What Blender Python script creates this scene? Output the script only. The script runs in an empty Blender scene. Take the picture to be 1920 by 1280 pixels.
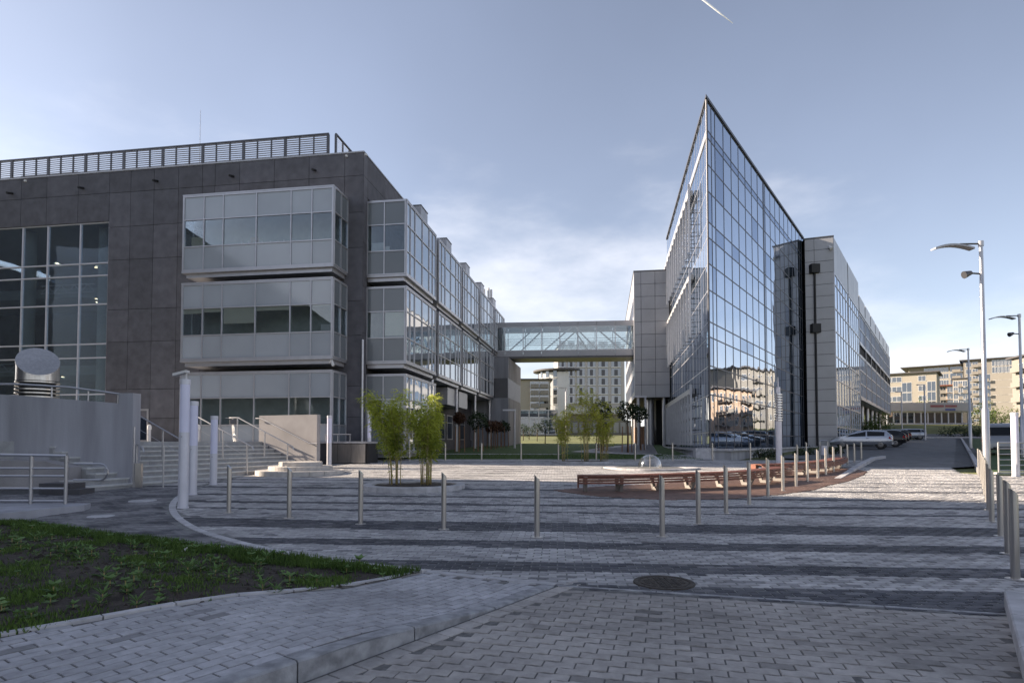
import bpy, bmesh, math, random
import numpy as np
from mathutils import Vector, Matrix, noise
random.seed(7); rng = np.random.default_rng(7)
R = math.radians
scene = bpy.context.scene
COL = scene.collection

# ---------------------------------------------------------------- camera
F = 1127.0; PITCH = R(1.9); PY = 792.6; EZ = 1.45
cam_d = bpy.data.cameras.new('camera'); cam = bpy.data.objects.new('camera', cam_d); COL.objects.link(cam)
cam_d.sensor_width = 36.0; cam_d.lens = F / 1920 * 36.0
cam_d.shift_y = (PY - 640) / 1920
cam_d.clip_start = 0.05; cam_d.clip_end = 9000
cam.location = (0, 0, EZ); cam.rotation_euler = (R(90) + PITCH, 0, 0)
scene.camera = cam

# ---------------------------------------------------------------- light
SUN_DIR = Vector((-0.985, 0.165, 0)).normalized()      # horizontal direction towards the sun
SUN_EL = R(23)
world = bpy.data.worlds.new('World'); scene.world = world; world.use_nodes = True
wn = world.node_tree.nodes; wl = world.node_tree.links; wn.clear()
def WN(t, **k):
    n = wn.new(t)
    for a, b in k.items(): setattr(n, a, b)
    return n
sky = WN('ShaderNodeTexSky', sky_type='NISHITA'); sky.sun_disc = False
sky.sun_elevation = SUN_EL; sky.sun_rotation = math.atan2(SUN_DIR.x, SUN_DIR.y)
sky.altitude = 300; sky.air_density = 1.0; sky.dust_density = 1.0; sky.ozone_density = 1.5
hs = WN('ShaderNodeHueSaturation'); hs.inputs['Saturation'].default_value = 0.64; hs.inputs['Value'].default_value = 1.0
wl.new(sky.outputs[0], hs.inputs['Color'])
tc = WN('ShaderNodeTexCoord'); mp = WN('ShaderNodeMapping'); mp.inputs['Scale'].default_value = (1, 1, 2.6)
wl.new(tc.outputs['Generated'], mp.inputs[0])
cn = WN('ShaderNodeTexNoise'); cn.inputs['Scale'].default_value = 2.3; cn.inputs['Detail'].default_value = 7; cn.inputs['Roughness'].default_value = 0.55
wl.new(mp.outputs[0], cn.inputs['Vector'])
sx = WN('ShaderNodeSeparateXYZ'); wl.new(tc.outputs['Generated'], sx.inputs[0])
low = WN('ShaderNodeMapRange'); low.inputs[1].default_value = 0.02; low.inputs[2].default_value = 0.52; low.inputs[3].default_value = 0.36; low.inputs[4].default_value = -0.10
wl.new(sx.outputs['Z'], low.inputs[0])
ad = WN('ShaderNodeMath', operation='ADD'); wl.new(cn.outputs[0], ad.inputs[0]); wl.new(low.outputs[0], ad.inputs[1])
cr = WN('ShaderNodeMapRange'); cr.interpolation_type = 'SMOOTHSTEP'; cr.inputs[1].default_value = 0.52; cr.inputs[2].default_value = 0.98; cr.inputs[3].default_value = 0.0; cr.inputs[4].default_value = 0.75
wl.new(ad.outputs[0], cr.inputs[0])
mx = WN('ShaderNodeMix', data_type='RGBA'); wl.new(cr.outputs[0], mx.inputs[0])
tn_ = WN('ShaderNodeVectorMath', operation='MULTIPLY'); tn_.inputs[1].default_value = (1.0, .985, 1.035); wl.new(hs.outputs[0], tn_.inputs[0]); 
vn = WN('ShaderNodeTexNoise'); vn.inputs['Scale'].default_value = 1.1; vn.inputs['Detail'].default_value = 5; wl.new(WN('ShaderNodeTexCoord').outputs['Generated'], vn.inputs['Vector'])
vr_ = WN('ShaderNodeMapRange'); vr_.inputs[1].default_value = .3; vr_.inputs[2].default_value = .7; vr_.inputs[3].default_value = .80; vr_.inputs[4].default_value = 1.06; wl.new(vn.outputs[0], vr_.inputs[0])
vm_ = WN('ShaderNodeVectorMath', operation='SCALE'); wl.new(tn_.outputs[0], vm_.inputs[0]); wl.new(vr_.outputs[0], vm_.inputs['Scale']); wl.new(vm_.outputs[0], mx.inputs[6])
mx.inputs[7].default_value = (7.4, 7.3, 7.6, 1)
bg = WN('ShaderNodeBackground'); wl.new(mx.outputs[2], bg.inputs[0]); bg.inputs[1].default_value = 0.074
wo = WN('ShaderNodeOutputWorld'); wl.new(bg.outputs[0], wo.inputs[0])
sd = bpy.data.lights.new('sun', 'SUN'); sd.energy = 5.0; sd.angle = R(0.5); sd.color = (1.0, 0.84, 0.66)
so = bpy.data.objects.new('sun', sd); COL.objects.link(so)
sv = Vector((SUN_DIR.x * math.cos(SUN_EL), SUN_DIR.y * math.cos(SUN_EL), math.sin(SUN_EL)))
so.rotation_euler = sv.to_track_quat('Z', 'Y').to_euler(); so.location = (-60, 20, 60)
vs = scene.view_settings; vs.view_transform = 'Standard'; vs.look = 'None'; vs.gamma = 1; vs.exposure = 1.42; vs.use_curve_mapping = False
scene.cycles.max_bounces = 8; scene.cycles.transparent_max_bounces = 12; scene.cycles.glossy_bounces = 5
scene.cycles.sample_clamp_indirect = 6
scene.cycles.caustics_reflective = False; scene.cycles.caustics_refractive = False

# ---------------------------------------------------------------- projection + ground helpers (real places from measured lines)
def ray(x, y):
    a = (x - 960) / F; b = (PY - y) / F
    Y = math.cos(PITCH) - math.sin(PITCH) * b; Z = math.sin(PITCH) + math.cos(PITCH) * b
    return a / Y, Z / Y
def ss(t): t = max(0, min(1, t)); return t * t * (3 - 2 * t)
def gz(x, y):
    z = .0266 * (min(max(y, 10), 200) - 10)
    return z + 2.2 * ss((x - 32) / 14) * ss((y - 92) / 22)
def G(x, y):
    a, c = ray(x, y)
    Y = EZ / -c if c < -1e-6 else 1e9
    if Y > 10: Y = (EZ + .266) / (.0266 - c)
    return a * Y, Y
def PT(x, y, Y):
    a, c = ray(x, y); return Vector((a * Y, Y, EZ + c * Y))
def hit(O, u, x, y):
    a, c = ray(x, y); t = (a * O[1] - O[0]) / (u[0] - a * u[1]); Y = O[1] + t * u[1]
    return t, EZ + c * Y
def N2(a, b): v = Vector((a, b)); return v.normalized()

# ---------------------------------------------------------------- object helpers
def tag(o, label=None, cat=None, group=None, kind=None):
    if label: o['label'] = label
    if cat: o['category'] = cat
    if group: o['group'] = group
    if kind: o['kind'] = kind
    return o
def thing(name, label, cat, loc=(0, 0, 0), group=None):
    o = bpy.data.objects.new(name, None); o.empty_display_size = .2; COL.objects.link(o); o.location = loc
    return tag(o, label, cat, group)
def adopt(o, parent):
    o.parent = parent
    if parent is not None and parent.parent is None and parent.type == 'EMPTY':
        o.matrix_parent_inverse = Matrix.Translation(-Vector(parent.location))
    return o
class MB:
    def __init__(s): s.v = []; s.f = []; s.m = []; s.mi = 0
    def add(s, vs, fs):
        b = len(s.v); s.v += [tuple(q) for q in vs]; s.f += [tuple(b + i for i in q) for q in fs]; s.m += [s.mi] * len(fs)
        return s
    def box(s, x0, x1, y0, y1, z0, z1):
        return s.add([(x0,y0,z0),(x1,y0,z0),(x1,y1,z0),(x0,y1,z0),(x0,y0,z1),(x1,y0,z1),(x1,y1,z1),(x0,y1,z1)],
                     [(0,3,2,1),(4,5,6,7),(0,1,5,4),(1,2,6,5),(2,3,7,6),(3,0,4,7)])
    def fbox(s, O, u, n, t0, t1, d0, d1, z0, z1):
        if d0 > d1: d0, d1 = d1, d0
        P = lambda t, d, z: (O[0]+t*u[0]+d*n[0], O[1]+t*u[1]+d*n[1], z)
        vs = [P(t0,d0,z0),P(t1,d0,z0),P(t1,d1,z0),P(t0,d1,z0),P(t0,d0,z1),P(t1,d0,z1),P(t1,d1,z1),P(t0,d1,z1)]
        fs = [(0,3,2,1),(4,5,6,7),(0,1,5,4),(1,2,6,5),(2,3,7,6),(3,0,4,7)]
        if u[0]*n[1]-u[1]*n[0] < 0: fs = [f[::-1] for f in fs]
        return s.add(vs, fs)
    def prism(s, pts, z0, z1, zf=None):
        n = len(pts)
        ar = sum(pts[i][0]*pts[(i+1)%n][1]-pts[(i+1)%n][0]*pts[i][1] for i in range(n))
        if ar < 0: pts = pts[::-1]
        zf = zf or (lambda x, y: 0)
        vs = [(p[0],p[1],z0+zf(*p[:2])) for p in pts] + [(p[0],p[1],z1+zf(*p[:2])) for p in pts]
        return s.add(vs, [tuple(range(n-1,-1,-1)), tuple(range(n,2*n))] + [(i,(i+1)%n,n+(i+1)%n,n+i) for i in range(n)])
    def extr(s, pts, d):      # planar polygon in 3D extruded by vector d
        n = len(pts); d = Vector(d); pts = [Vector(p) for p in pts]
        nr = Vector((0,0,0))
        for i in range(n): nr += pts[i].cross(pts[(i+1)%n])
        if nr.dot(d) > 0: pts = pts[::-1]
        vs = pts + [p+d for p in pts]
        return s.add(vs, [tuple(range(n)), tuple(range(2*n-1,n-1,-1))] + [(i,n+i,n+(i+1)%n,(i+1)%n) for i in range(n)])
    def tube(s, path, r, n=8, cap=True):
        path = [Vector(p) for p in path]; rs = r if isinstance(r, (list, tuple)) else [r]*len(path)
        rings = []; up = Vector((0,0,1))
        for i, p in enumerate(path):
            a = path[max(0,i-1)]; b = path[min(len(path)-1,i+1)]; d = (b-a).normalized()
            x = d.cross(up) if abs(d.dot(up)) < .95 else d.cross(Vector((0,1,0)))
            x.normalize(); y = x.cross(d)
            if i and rings_x.dot(x) < 0 and False: pass
            rings_x = x
            rings.append([p + rs[i]*(math.cos(2*math.pi*k/n)*x + math.sin(2*math.pi*k/n)*y) for k in range(n)])
        vs = [q for g in rings for q in g]; fs = []
        for i in range(len(rings)-1):
            for k in range(n): fs.append((i*n+k,(i+1)*n+k,(i+1)*n+(k+1)%n,i*n+(k+1)%n))
        if cap: fs += [tuple(range(n)), tuple(range(len(vs)-1,len(vs)-n-1,-1))]
        return s.add(vs, fs)
    def lathe(s, prof, c=(0,0,0), n=24, a0=0, a1=2*math.pi):
        full = abs(a1-a0-2*math.pi) < 1e-6; k = n if full else n+1
        vs = [(c[0]+r*math.cos(a0+(a1-a0)*j/n), c[1]+r*math.sin(a0+(a1-a0)*j/n), c[2]+z) for r,z in prof for j in range(k)]
        fs = []
        for i in range(len(prof)-1):
            for j in range(n): fs.append((i*k+j, i*k+(j+1)%k, (i+1)*k+(j+1)%k, (i+1)*k+j))
        return s.add(vs, fs)
    def build(s, name, mat, parent=None, smooth=False, fix=False):
        me = bpy.data.meshes.new(name); me.from_pydata(s.v, [], s.f)
        if fix:
            bm = bmesh.new(); bm.from_mesh(me); bmesh.ops.recalc_face_normals(bm, faces=bm.faces[:]); bm.to_mesh(me); bm.free()
        ms = mat if isinstance(mat, (list, tuple)) else [mat]
        for m in ms: me.materials.append(m)
        if len(ms) > 1: me.polygons.foreach_set('material_index', s.m)
        if smooth:
            me.polygons.foreach_set('use_smooth', [True]*len(me.polygons))
            if smooth != 'all':
                try: me.set_sharp_from_angle(angle=R(40))
                except Exception: pass
        me.update()
        o = bpy.data.objects.new(name, me); COL.objects.link(o)
        if parent is not None: adopt(o, parent)
        return o
def copy_tree(o, parent=None):
    c = o.copy(); COL.objects.link(c)
    if parent is not None: c.parent = parent
    for ch in list(o.children): copy_tree(ch, c)
    return c
_cache = {}
def slab(name, w, h, th, mat, parent, O, u, tmid, zmid, d=0.0, n=None, tilt=0.0, bev=True):
    """one flat piece (pane, panel) standing in a facade; mesh shared by size"""
    key = (name, round(w,2), round(h,2), th, mat.name)
    me = _cache.get(key)
    if me is None:
        m = MB(); m.box(-w/2, w/2, -th/2, th/2, -h/2, h/2)
        me = bpy.data.meshes.new(name); me.from_pydata(m.v, [], m.f); me.materials.append(mat); _cache[key] = me
    o = bpy.data.objects.new(name, me); COL.objects.link(o)
    n = n or Vector((0, 0)); ux = Vector((u[0], u[1], 0)); uy = Vector((0,0,1)).cross(ux)
    M = Matrix((( ux.x, uy.x, 0, O[0]+tmid*u[0]+d*n[0]), (ux.y, uy.y, 0, O[1]+tmid*u[1]+d*n[1]), (0, 0, 1, zmid), (0,0,0,1)))
    if tilt: M = M @ Matrix.Rotation(random.gauss(0, tilt), 4, 'Z') @ Matrix.Rotation(random.gauss(0, tilt*.6), 4, 'X')
    adopt(o, parent); o.matrix_basis = M
    return o

# ---------------------------------------------------------------- materials
def new_mat(name):
    m = bpy.data.materials.new(name); m.use_nodes = True; return m, m.node_tree.nodes, m.node_tree.links, m.node_tree.nodes['Principled BSDF']
def mat(name, col, rough=.6, metal=0, amp=.12, scale=3.0, bump=0.0, bscale=40, spec=.5, objvar=0.0, streak=False, emit=None, detail=6):
    m, n, l, p = new_mat(name)
    p.inputs['Roughness'].default_value = rough; p.inputs['Metallic'].default_value = metal
    p.inputs['Specular IOR Level'].default_value = spec
    tcn = n.new('ShaderNodeTexCoord'); geo = n.new('ShaderNodeNewGeometry')
    src = geo.outputs['Position']
    if streak:
        mpp = n.new('ShaderNodeMapping'); mpp.inputs['Scale'].default_value = (1, 1, .12); l.new(src, mpp.inputs[0]); src = mpp.outputs[0]
    nz = n.new('ShaderNodeTexNoise'); nz.inputs['Scale'].default_value = scale; nz.inputs['Detail'].default_value = detail; l.new(src, nz.inputs['Vector'])
    mr = n.new('ShaderNodeMapRange'); mr.inputs[1].default_value = .3; mr.inputs[2].default_value = .7; mr.inputs[3].default_value = 1-amp; mr.inputs[4].default_value = 1+amp
    l.new(nz.outputs[0], mr.inputs[0]); val = mr.outputs[0]
    if objvar:
        oi = n.new('ShaderNodeObjectInfo'); m2 = n.new('ShaderNodeMapRange'); m2.inputs[3].default_value = 1-objvar; m2.inputs[4].default_value = 1+objvar
        l.new(oi.outputs['Random'], m2.inputs[0]); mu = n.new('ShaderNodeMath'); mu.operation = 'MULTIPLY'; l.new(val, mu.inputs[0]); l.new(m2.outputs[0], mu.inputs[1]); val = mu.outputs[0]
    vm = n.new('ShaderNodeVectorMath'); vm.operation = 'SCALE'; vm.inputs[0].default_value = col[:3]; l.new(val, vm.inputs['Scale'])
    l.new(vm.outputs[0], p.inputs['Base Color'])
    if bump:
        nb = n.new('ShaderNodeTexNoise'); nb.inputs['Scale'].default_value = bscale; nb.inputs['Detail'].default_value = 4; l.new(geo.outputs['Position'], nb.inputs['Vector'])
        bp = n.new('ShaderNodeBump'); bp.inputs['Strength'].default_value = bump; bp.inputs['Distance'].default_value = .02; l.new(nb.outputs[0], bp.inputs['Height']); l.new(bp.outputs[0], p.inputs['Normal'])
    if emit: p.inputs['Emission Color'].default_value = (*emit[:3], 1); p.inputs['Emission Strength'].default_value = emit[3]
    return m
def glass(name, tint, refl=.3, dark=None, wob=.0, rcol=(.9,.95,1)):
    """coated glazing: mirror part mixed with see-through (or dark, when dark is given) part"""
    m, n, l, p = new_mat(name); n.remove(p); out = n['Material Output']
    gl = n.new('ShaderNodeBsdfGlossy'); gl.inputs['Color'].default_value = (*rcol, 1); gl.inputs['Roughness'].default_value = .015
    if dark: b = n.new('ShaderNodeBsdfDiffuse'); b.inputs[0].default_value = (*dark, 1)
    else: b = n.new('ShaderNodeBsdfTransparent'); b.inputs[0].default_value = (*tint, 1)
    fr = n.new('ShaderNodeLayerWeight'); fr.inputs[0].default_value = .35
    mr = n.new('ShaderNodeMapRange'); mr.inputs[3].default_value = refl; mr.inputs[4].default_value = min(1, refl+.5); l.new(fr.outputs['Fresnel'], mr.inputs[0])
    ms = n.new('ShaderNodeMixShader'); l.new(mr.outputs[0], ms.inputs[0]); l.new(b.outputs[0], ms.inputs[1]); l.new(gl.outputs[0], ms.inputs[2]); l.new(ms.outputs[0], out.inputs[0])
    if wob:
        geo = n.new('ShaderNodeNewGeometry'); nb = n.new('ShaderNodeTexNoise'); nb.inputs['Scale'].default_value = .7; nb.inputs['Detail'].default_value = 1; l.new(geo.outputs['Position'], nb.inputs['Vector'])
        bp = n.new('ShaderNodeBump'); bp.inputs['Strength'].default_value = 1; bp.inputs['Distance'].default_value = wob; l.new(nb.outputs[0], bp.inputs['Height']); l.new(bp.outputs[0], gl.inputs['Normal'])
    return m
def attr_mat(name, dark, light, rough=.75, warm=.0, stain=True):
    """stones: 'tone' point attribute picks the stone's own colour"""
    m, n, l, p = new_mat(name); p.inputs['Roughness'].default_value = rough; p.inputs['Specular IOR Level'].default_value = .35
    at_ = n.new('ShaderNodeAttribute'); at_.attribute_name = 'tone'
    oi = n.new('ShaderNodeObjectInfo'); use = n.new('ShaderNodeAttribute'); use.attribute_name = 'tone'
    cr_ = n.new('ShaderNodeMix'); cr_.data_type = 'RGBA'; cr_.inputs[6].default_value = (*dark, 1); cr_.inputs[7].default_value = (*light, 1)
    add = n.new('ShaderNodeMath'); add.operation = 'ADD'; l.new(at_.outputs['Fac'], add.inputs[0])
    sep = n.new('ShaderNodeSeparateColor'); l.new(oi.outputs['Color'], sep.inputs[0])
    sub = n.new('ShaderNodeMath'); sub.operation = 'SUBTRACT'; l.new(sep.outputs[0], sub.inputs[0]); sub.inputs[1].default_value = 1.0
    l.new(sub.outputs[0], add.inputs[1]); l.new(add.outputs[0], cr_.inputs[0])
    geo = n.new('ShaderNodeNewGeometry'); nz = n.new('ShaderNodeTexNoise'); nz.inputs['Scale'].default_value = 9; nz.inputs['Detail'].default_value = 7; nz.inputs['Roughness'].default_value = .65
    l.new(geo.outputs['Position'], nz.inputs['Vector'])
    n2 = n.new('ShaderNodeTexNoise'); n2.inputs['Scale'].default_value = .8; n2.inputs['Detail'].default_value = 7; l.new(geo.outputs['Position'], n2.inputs['Vector'])
    r1 = n.new('ShaderNodeMapRange'); r1.inputs[1].default_value = .3; r1.inputs[2].default_value = .7; r1.inputs[3].default_value = .78; r1.inputs[4].default_value = 1.2; l.new(nz.outputs[0], r1.inputs[0])
    r2 = n.new('ShaderNodeMapRange'); r2.inputs[1].default_value = .3; r2.inputs[2].default_value = .7; r2.inputs[3].default_value = .70; r2.inputs[4].default_value = 1.14; l.new(n2.outputs[0], r2.inputs[0])
    mu = n.new('ShaderNodeMath'); mu.operation = 'MULTIPLY'; l.new(r1.outputs[0], mu.inputs[0]); l.new(r2.outputs[0], mu.inputs[1])
    vm = n.new('ShaderNodeVectorMath'); vm.operation = 'SCALE'; l.new(cr_.outputs[2], vm.inputs[0]); l.new(mu.outputs[0], vm.inputs['Scale']); l.new(vm.outputs[0], p.inputs['Base Color'])
    nb = n.new('ShaderNodeTexNoise'); nb.inputs['Scale'].default_value = 70; nb.inputs['Detail'].default_value = 4; l.new(geo.outputs['Position'], nb.inputs['Vector'])
    bp = n.new('ShaderNodeBump'); bp.inputs['Strength'].default_value = .5; bp.inputs['Distance'].default_value = .006; l.new(nb.outputs[0], bp.inputs['Height']); l.new(bp.outputs[0], p.inputs['Normal'])
    return m
def leaf_mat(name, c1, c2, rough=.55, trans=.35):
    m, n, l, p = new_mat(name); p.inputs['Roughness'].default_value = rough; p.inputs['Specular IOR Level'].default_value = .3
    at_ = n.new('ShaderNodeAttribute'); at_.attribute_name = 'tone'
    mx_ = n.new('ShaderNodeMix'); mx_.data_type = 'RGBA'; mx_.inputs[6].default_value = (*c1, 1); mx_.inputs[7].default_value = (*c2, 1); l.new(at_.outputs['Fac'], mx_.inputs[0])
    l.new(mx_.outputs[2], p.inputs['Base Color'])
    tr = n.new('ShaderNodeBsdfTranslucent'); l.new(mx_.outputs[2], tr.inputs[0]); ms = n.new('ShaderNodeMixShader'); ms.inputs[0].default_value = trans
    l.new(p.outputs[0], ms.inputs[1]); l.new(tr.outputs[0], ms.inputs[2]); l.new(ms.outputs[0], n['Material Output'].inputs[0])
    return m
M = {}
M['concrete_panel'] = mat('dark_concrete_panel', (.108,.107,.124), .75, amp=.2, scale=2.2, bump=.25, bscale=30, objvar=.16, detail=9)
M['backing'] = mat('dark_backing', (.03,.03,.032), .9)
M['alu'] = mat('grey_aluminium_frame', (.50,.50,.53), .38, .6, amp=.06)
M['alu_dark'] = mat('dark_aluminium', (.10,.10,.11), .45, .5, amp=.06)
M['spandrel'] = mat('frosted_grey_spandrel_glass', (.38,.415,.46), .09, 0, amp=.07, scale=.6, objvar=.08, spec=.9)
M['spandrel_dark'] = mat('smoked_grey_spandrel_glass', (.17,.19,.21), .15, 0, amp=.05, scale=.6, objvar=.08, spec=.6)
M['win'] = glass('window_glass', (.84,.88,.89), .07, wob=.004)
M['win_curtain'] = glass('curtain_wall_glass', (.84,.89,.90), .15, wob=.010, rcol=(.85,.92,1.0))
M['mirror'] = glass('mirror_coated_glass', (0,0,0), .62, dark=(.035,.05,.07), wob=.011, rcol=(.80,.88,1.0))
M['mirror_b'] = glass('mirror_coated_glass_deep', (0,0,0), .45, dark=(.03,.045,.07), wob=.011, rcol=(.70,.80,.97))
M['bay_glass'] = glass('bay_side_glass', (0,0,0), .45, dark=(.06,.075,.085), wob=.012, rcol=(.85,.9,.95))
M['bridge_glass'] = glass('bridge_glass', (.88,.92,.92), .12, wob=.003)
M['car_glass'] = mat('car_glass', (.010,.012,.014), .06, amp=.02, spec=.35)
M['metal_panel'] = mat('light_grey_metal_panel', (.40,.40,.425), .36, .2, amp=.06, scale=.8, objvar=.05)
M['metal_panel_pale'] = mat('pale_metal_panel', (.42,.42,.43), .45, .2, amp=.05, objvar=.04)  # slightly paler panel colour for fin headers and loading doors
M['steel'] = mat('brushed_stainless_steel', (.50,.48,.46), .30, .9, amp=.12, scale=14, streak=True)
M['steel_bright'] = mat('polished_steel', (.62,.62,.64), .2, .95, amp=.06)
M['rail'] = mat('steel_rail', (.42,.42,.44), .32, .75, amp=.06)
M['white_metal'] = mat('white_painted_metal', (.62,.62,.68), .4, .2, amp=.05)
M['opal'] = mat('opal_lamp_glass', (.70,.70,.86), .3, 0, amp=.03)
M['render_wall'] = mat('light_grey_render', (.36,.36,.39), .85, amp=.20, scale=2.2, bump=.3, bscale=24, detail=9, streak=True)
M['render_wall_warm'] = mat('warm_grey_render', (.34,.32,.32), .85, amp=.12, scale=1.6, bump=.3, bscale=24, detail=9)
M['tread'] = mat('stone_tread_lit_tone', (.52,.52,.51), .7, amp=.12, scale=5, bump=.2, bscale=30, objvar=.05)  # treads painted lighter than the risers to imitate lit step edges
M['step'] = mat('grey_stone_step', (.33,.33,.33), .75, amp=.14, scale=5, bump=.3, bscale=30, objvar=.08, detail=9)
M['podium'] = mat('pale_stone', (.50,.47,.44), .75, amp=.14, scale=6, bump=.2, bscale=30)
M['kerb'] = mat('concrete_kerb', (.46,.45,.46), .85, amp=.2, scale=5, bump=.35, bscale=35, objvar=.08, detail=9)
M['kerb_dark'] = mat('weathered_kerb', (.30,.30,.31), .85, amp=.35, scale=9, bump=.4, bscale=28, detail=9)
M['joint'] = mat('joint_sand', (.20,.20,.195), .95, amp=.3, scale=12, bump=.3)
M['joint_dark'] = mat('dark_joint_grit', (.14,.135,.13), .95, amp=.3, scale=20, bump=.3)
M['asphalt'] = mat('asphalt', (.15,.15,.155), .85, amp=.25, scale=1.3, bump=.5, bscale=120, detail=10)
M['soil'] = mat('dark_soil', (.045,.035,.028), .95, amp=.5, scale=7, bump=1.0, bscale=30, detail=10)
M['lawn'] = mat('lawn_grass', (.045,.085,.022), .9, amp=.4, scale=2.5, bump=1, bscale=60, detail=10)
M['meadow'] = mat('dry_meadow', (.13,.14,.045), .95, amp=.35, scale=.35, bump=.6, bscale=8, detail=10)
M['wood'] = mat('reddish_bench_wood', (.18,.066,.042), .5, amp=.3, scale=9, bump=.15, objvar=.12)
M['deck'] = mat('deck_wood', (.17,.105,.085), .65, amp=.3, scale=6, bump=.15, objvar=.16)
M['bench_leg'] = mat('cast_bench_leg', (.26,.24,.225), .6, .1)
M['asph_line'] = mat('pale_road_line', (.55,.55,.52), .8)
M['black'] = mat('matt_black', (.015,.015,.017), .6)
M['rubber'] = mat('rubber', (.02,.02,.02), .85)
M['iron'] = mat('rusty_cast_iron', (.060,.050,.042), .65, .5, amp=.35, scale=14, bump=.6, bscale=60)
M['beige'] = mat('beige_render', (.31,.285,.25), .9, amp=.06)
M['cream'] = mat('cream_render', (.35,.32,.275), .9, amp=.06)
M['orange'] = mat('apricot_render', (.44,.32,.235), .9, amp=.06)
M['greige'] = mat('grey_beige_render', (.25,.23,.205), .9, amp=.08)
M['hotel'] = mat('pale_hotel_cladding', (.50,.47,.45), .8, amp=.06)
M['white'] = mat('white_render', (.68,.67,.66), .8, amp=.05)
M['roof'] = mat('dark_roof', (.09,.085,.09), .8, amp=.1)
M['far_win'] = glass('far_window', (0,0,0), .18, dark=(.03,.035,.045))
M['far_win_blue'] = glass('dark_blue_facade_glass', (0,0,0), .15, dark=(.02,.03,.05))
M['blind'] = mat('cream_roller_blind', (.72,.68,.56), .8, amp=.05)
M['bark'] = mat('bark', (.12,.085,.06), .9, amp=.3, scale=15, bump=.5)
M['stake'] = mat('wooden_stake', (.30,.17,.10), .8, amp=.25, scale=12)
M['culm'] = mat('bamboo_culm', (.34,.27,.11), .5, amp=.3, scale=20)
M['leaf_dark'] = leaf_mat('dark_leaves', (.010,.022,.010), (.035,.065,.020), trans=.2)
M['leaf_red'] = leaf_mat('bronze_leaves', (.05,.022,.014), (.12,.06,.035), trans=.2)
M['leaf_bamboo'] = leaf_mat('bamboo_leaves', (.07,.12,.015), (.56,.60,.09), trans=.45)
M['leaf_bamboo_y'] = leaf_mat('yellow_bamboo_leaves', (.18,.22,.03), (.58,.58,.10), trans=.45)
M['leaf_mid'] = leaf_mat('green_leaves', (.03,.06,.015), (.11,.16,.03))
M['leaf_grass'] = leaf_mat('grass_blades', (.04,.08,.018), (.15,.235,.05), trans=.3)
M['leaf_weed'] = leaf_mat('weed_leaves', (.06,.12,.035), (.20,.32,.10), trans=.3)
M['silver_paint'] = mat('silver_car_paint', (.40,.42,.47), .22, .6, amp=.02)
M['dark_paint'] = mat('dark_car_paint', (.02,.021,.025), .2, .3, amp=.02)
M['grey_paint'] = mat('grey_van_paint', (.30,.31,.33), .3, .3, amp=.03)
M['red_lamp'] = mat('red_lamp_glass', (.45,.02,.02), .2)
M['clear_lamp'] = mat('clear_lamp_glass', (.6,.6,.6), .1)
M['hub'] = mat('alloy_rim', (.14,.14,.15), .3, .8)
M['interior'] = mat('interior_plaster', (.36,.40,.40), .9)
M['interior_dark'] = mat('interior_dark', (.16,.19,.20), .9)
M['column'] = mat('interior_white_column', (.58,.62,.62), .7)
M['lit'] = mat('lit_downlight', (1,.85,.6), .5, emit=(1,.8,.5,2.5))
M['sign'] = mat('white_sign', (.65,.65,.65), .5)
M['sign_red'] = mat('faded_red_sign', (.30,.10,.11), .6)
M['sign_blue'] = mat('faded_blue_sign', (.10,.12,.30), .6)
M['contrail'] = mat('contrail_vapour', (.9,.9,.9), 1.0)
wm_, n_, l_, p_ = new_mat('clear_water_dome'); p_.inputs['Roughness'].default_value = .03; p_.inputs['Transmission Weight'].default_value = 1; p_.inputs['IOR'].default_value = 1.05
tr_ = n_.new('ShaderNodeBsdfTransparent'); gl_ = n_.new('ShaderNodeBsdfGlossy'); gl_.inputs['Roughness'].default_value = .08; lw_ = n_.new('ShaderNodeLayerWeight'); lw_.inputs[0].default_value = .45
ms_ = n_.new('ShaderNodeMixShader'); l_.new(lw_.outputs['Facing'], ms_.inputs[0]); l_.new(tr_.outputs[0], ms_.inputs[1]); l_.new(gl_.outputs[0], ms_.inputs[2]); l_.new(ms_.outputs[0], n_['Material Output'].inputs[0])
M['water_dome'] = wm_

# ================================================================ GROUND
def sheet(name, poly, zoff, m, zfun=None, cuts=(), kind='structure', parent=None, xcuts=()):
    zfun = zfun or gz
    bm = bmesh.new(); vs = [bm.verts.new((p[0], p[1], 0)) for p in poly]; bm.faces.new(vs)
    bmesh.ops.triangulate(bm, faces=bm.faces[:])
    ys = [p[1] for p in poly]
    for c in sorted(set([10, 88, 96, 104, 114, 200] + list(cuts))):
        if min(ys) < c < max(ys):
            bmesh.ops.bisect_plane(bm, geom=bm.verts[:]+bm.edges[:]+bm.faces[:], plane_co=(0, c, 0), plane_no=(0, 1, 0))
    for c in xcuts: bmesh.ops.bisect_plane(bm, geom=bm.verts[:]+bm.edges[:]+bm.faces[:], plane_co=(c, 0, 0), plane_no=(1, 0, 0))
    for v in bm.verts: v.co.z = zfun(v.co.x, v.co.y) + zoff
    bmesh.ops.recalc_face_normals(bm, faces=bm.faces[:])
    if bm.faces and sum(f.normal.z for f in bm.faces) < 0: bmesh.ops.reverse_faces(bm, faces=bm.faces[:])
    me = bpy.data.meshes.new(name); bm.to_mesh(me); bm.free(); me.materials.append(m)
    o = bpy.data.objects.new(name, me); COL.objects.link(o)
    if kind: o['kind'] = kind
    if parent is not None: adopt(o, parent)
    return o
def inpoly(x, y, P):
    c = False; n = len(P); j = n-1
    for i in range(n):
        if (P[i][1] > y) != (P[j][1] > y) and x < (P[j][0]-P[i][0])*(y-P[i][1])/(P[j][1]-P[i][1])+P[i][0]: c = not c
        j = i
    return c
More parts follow.
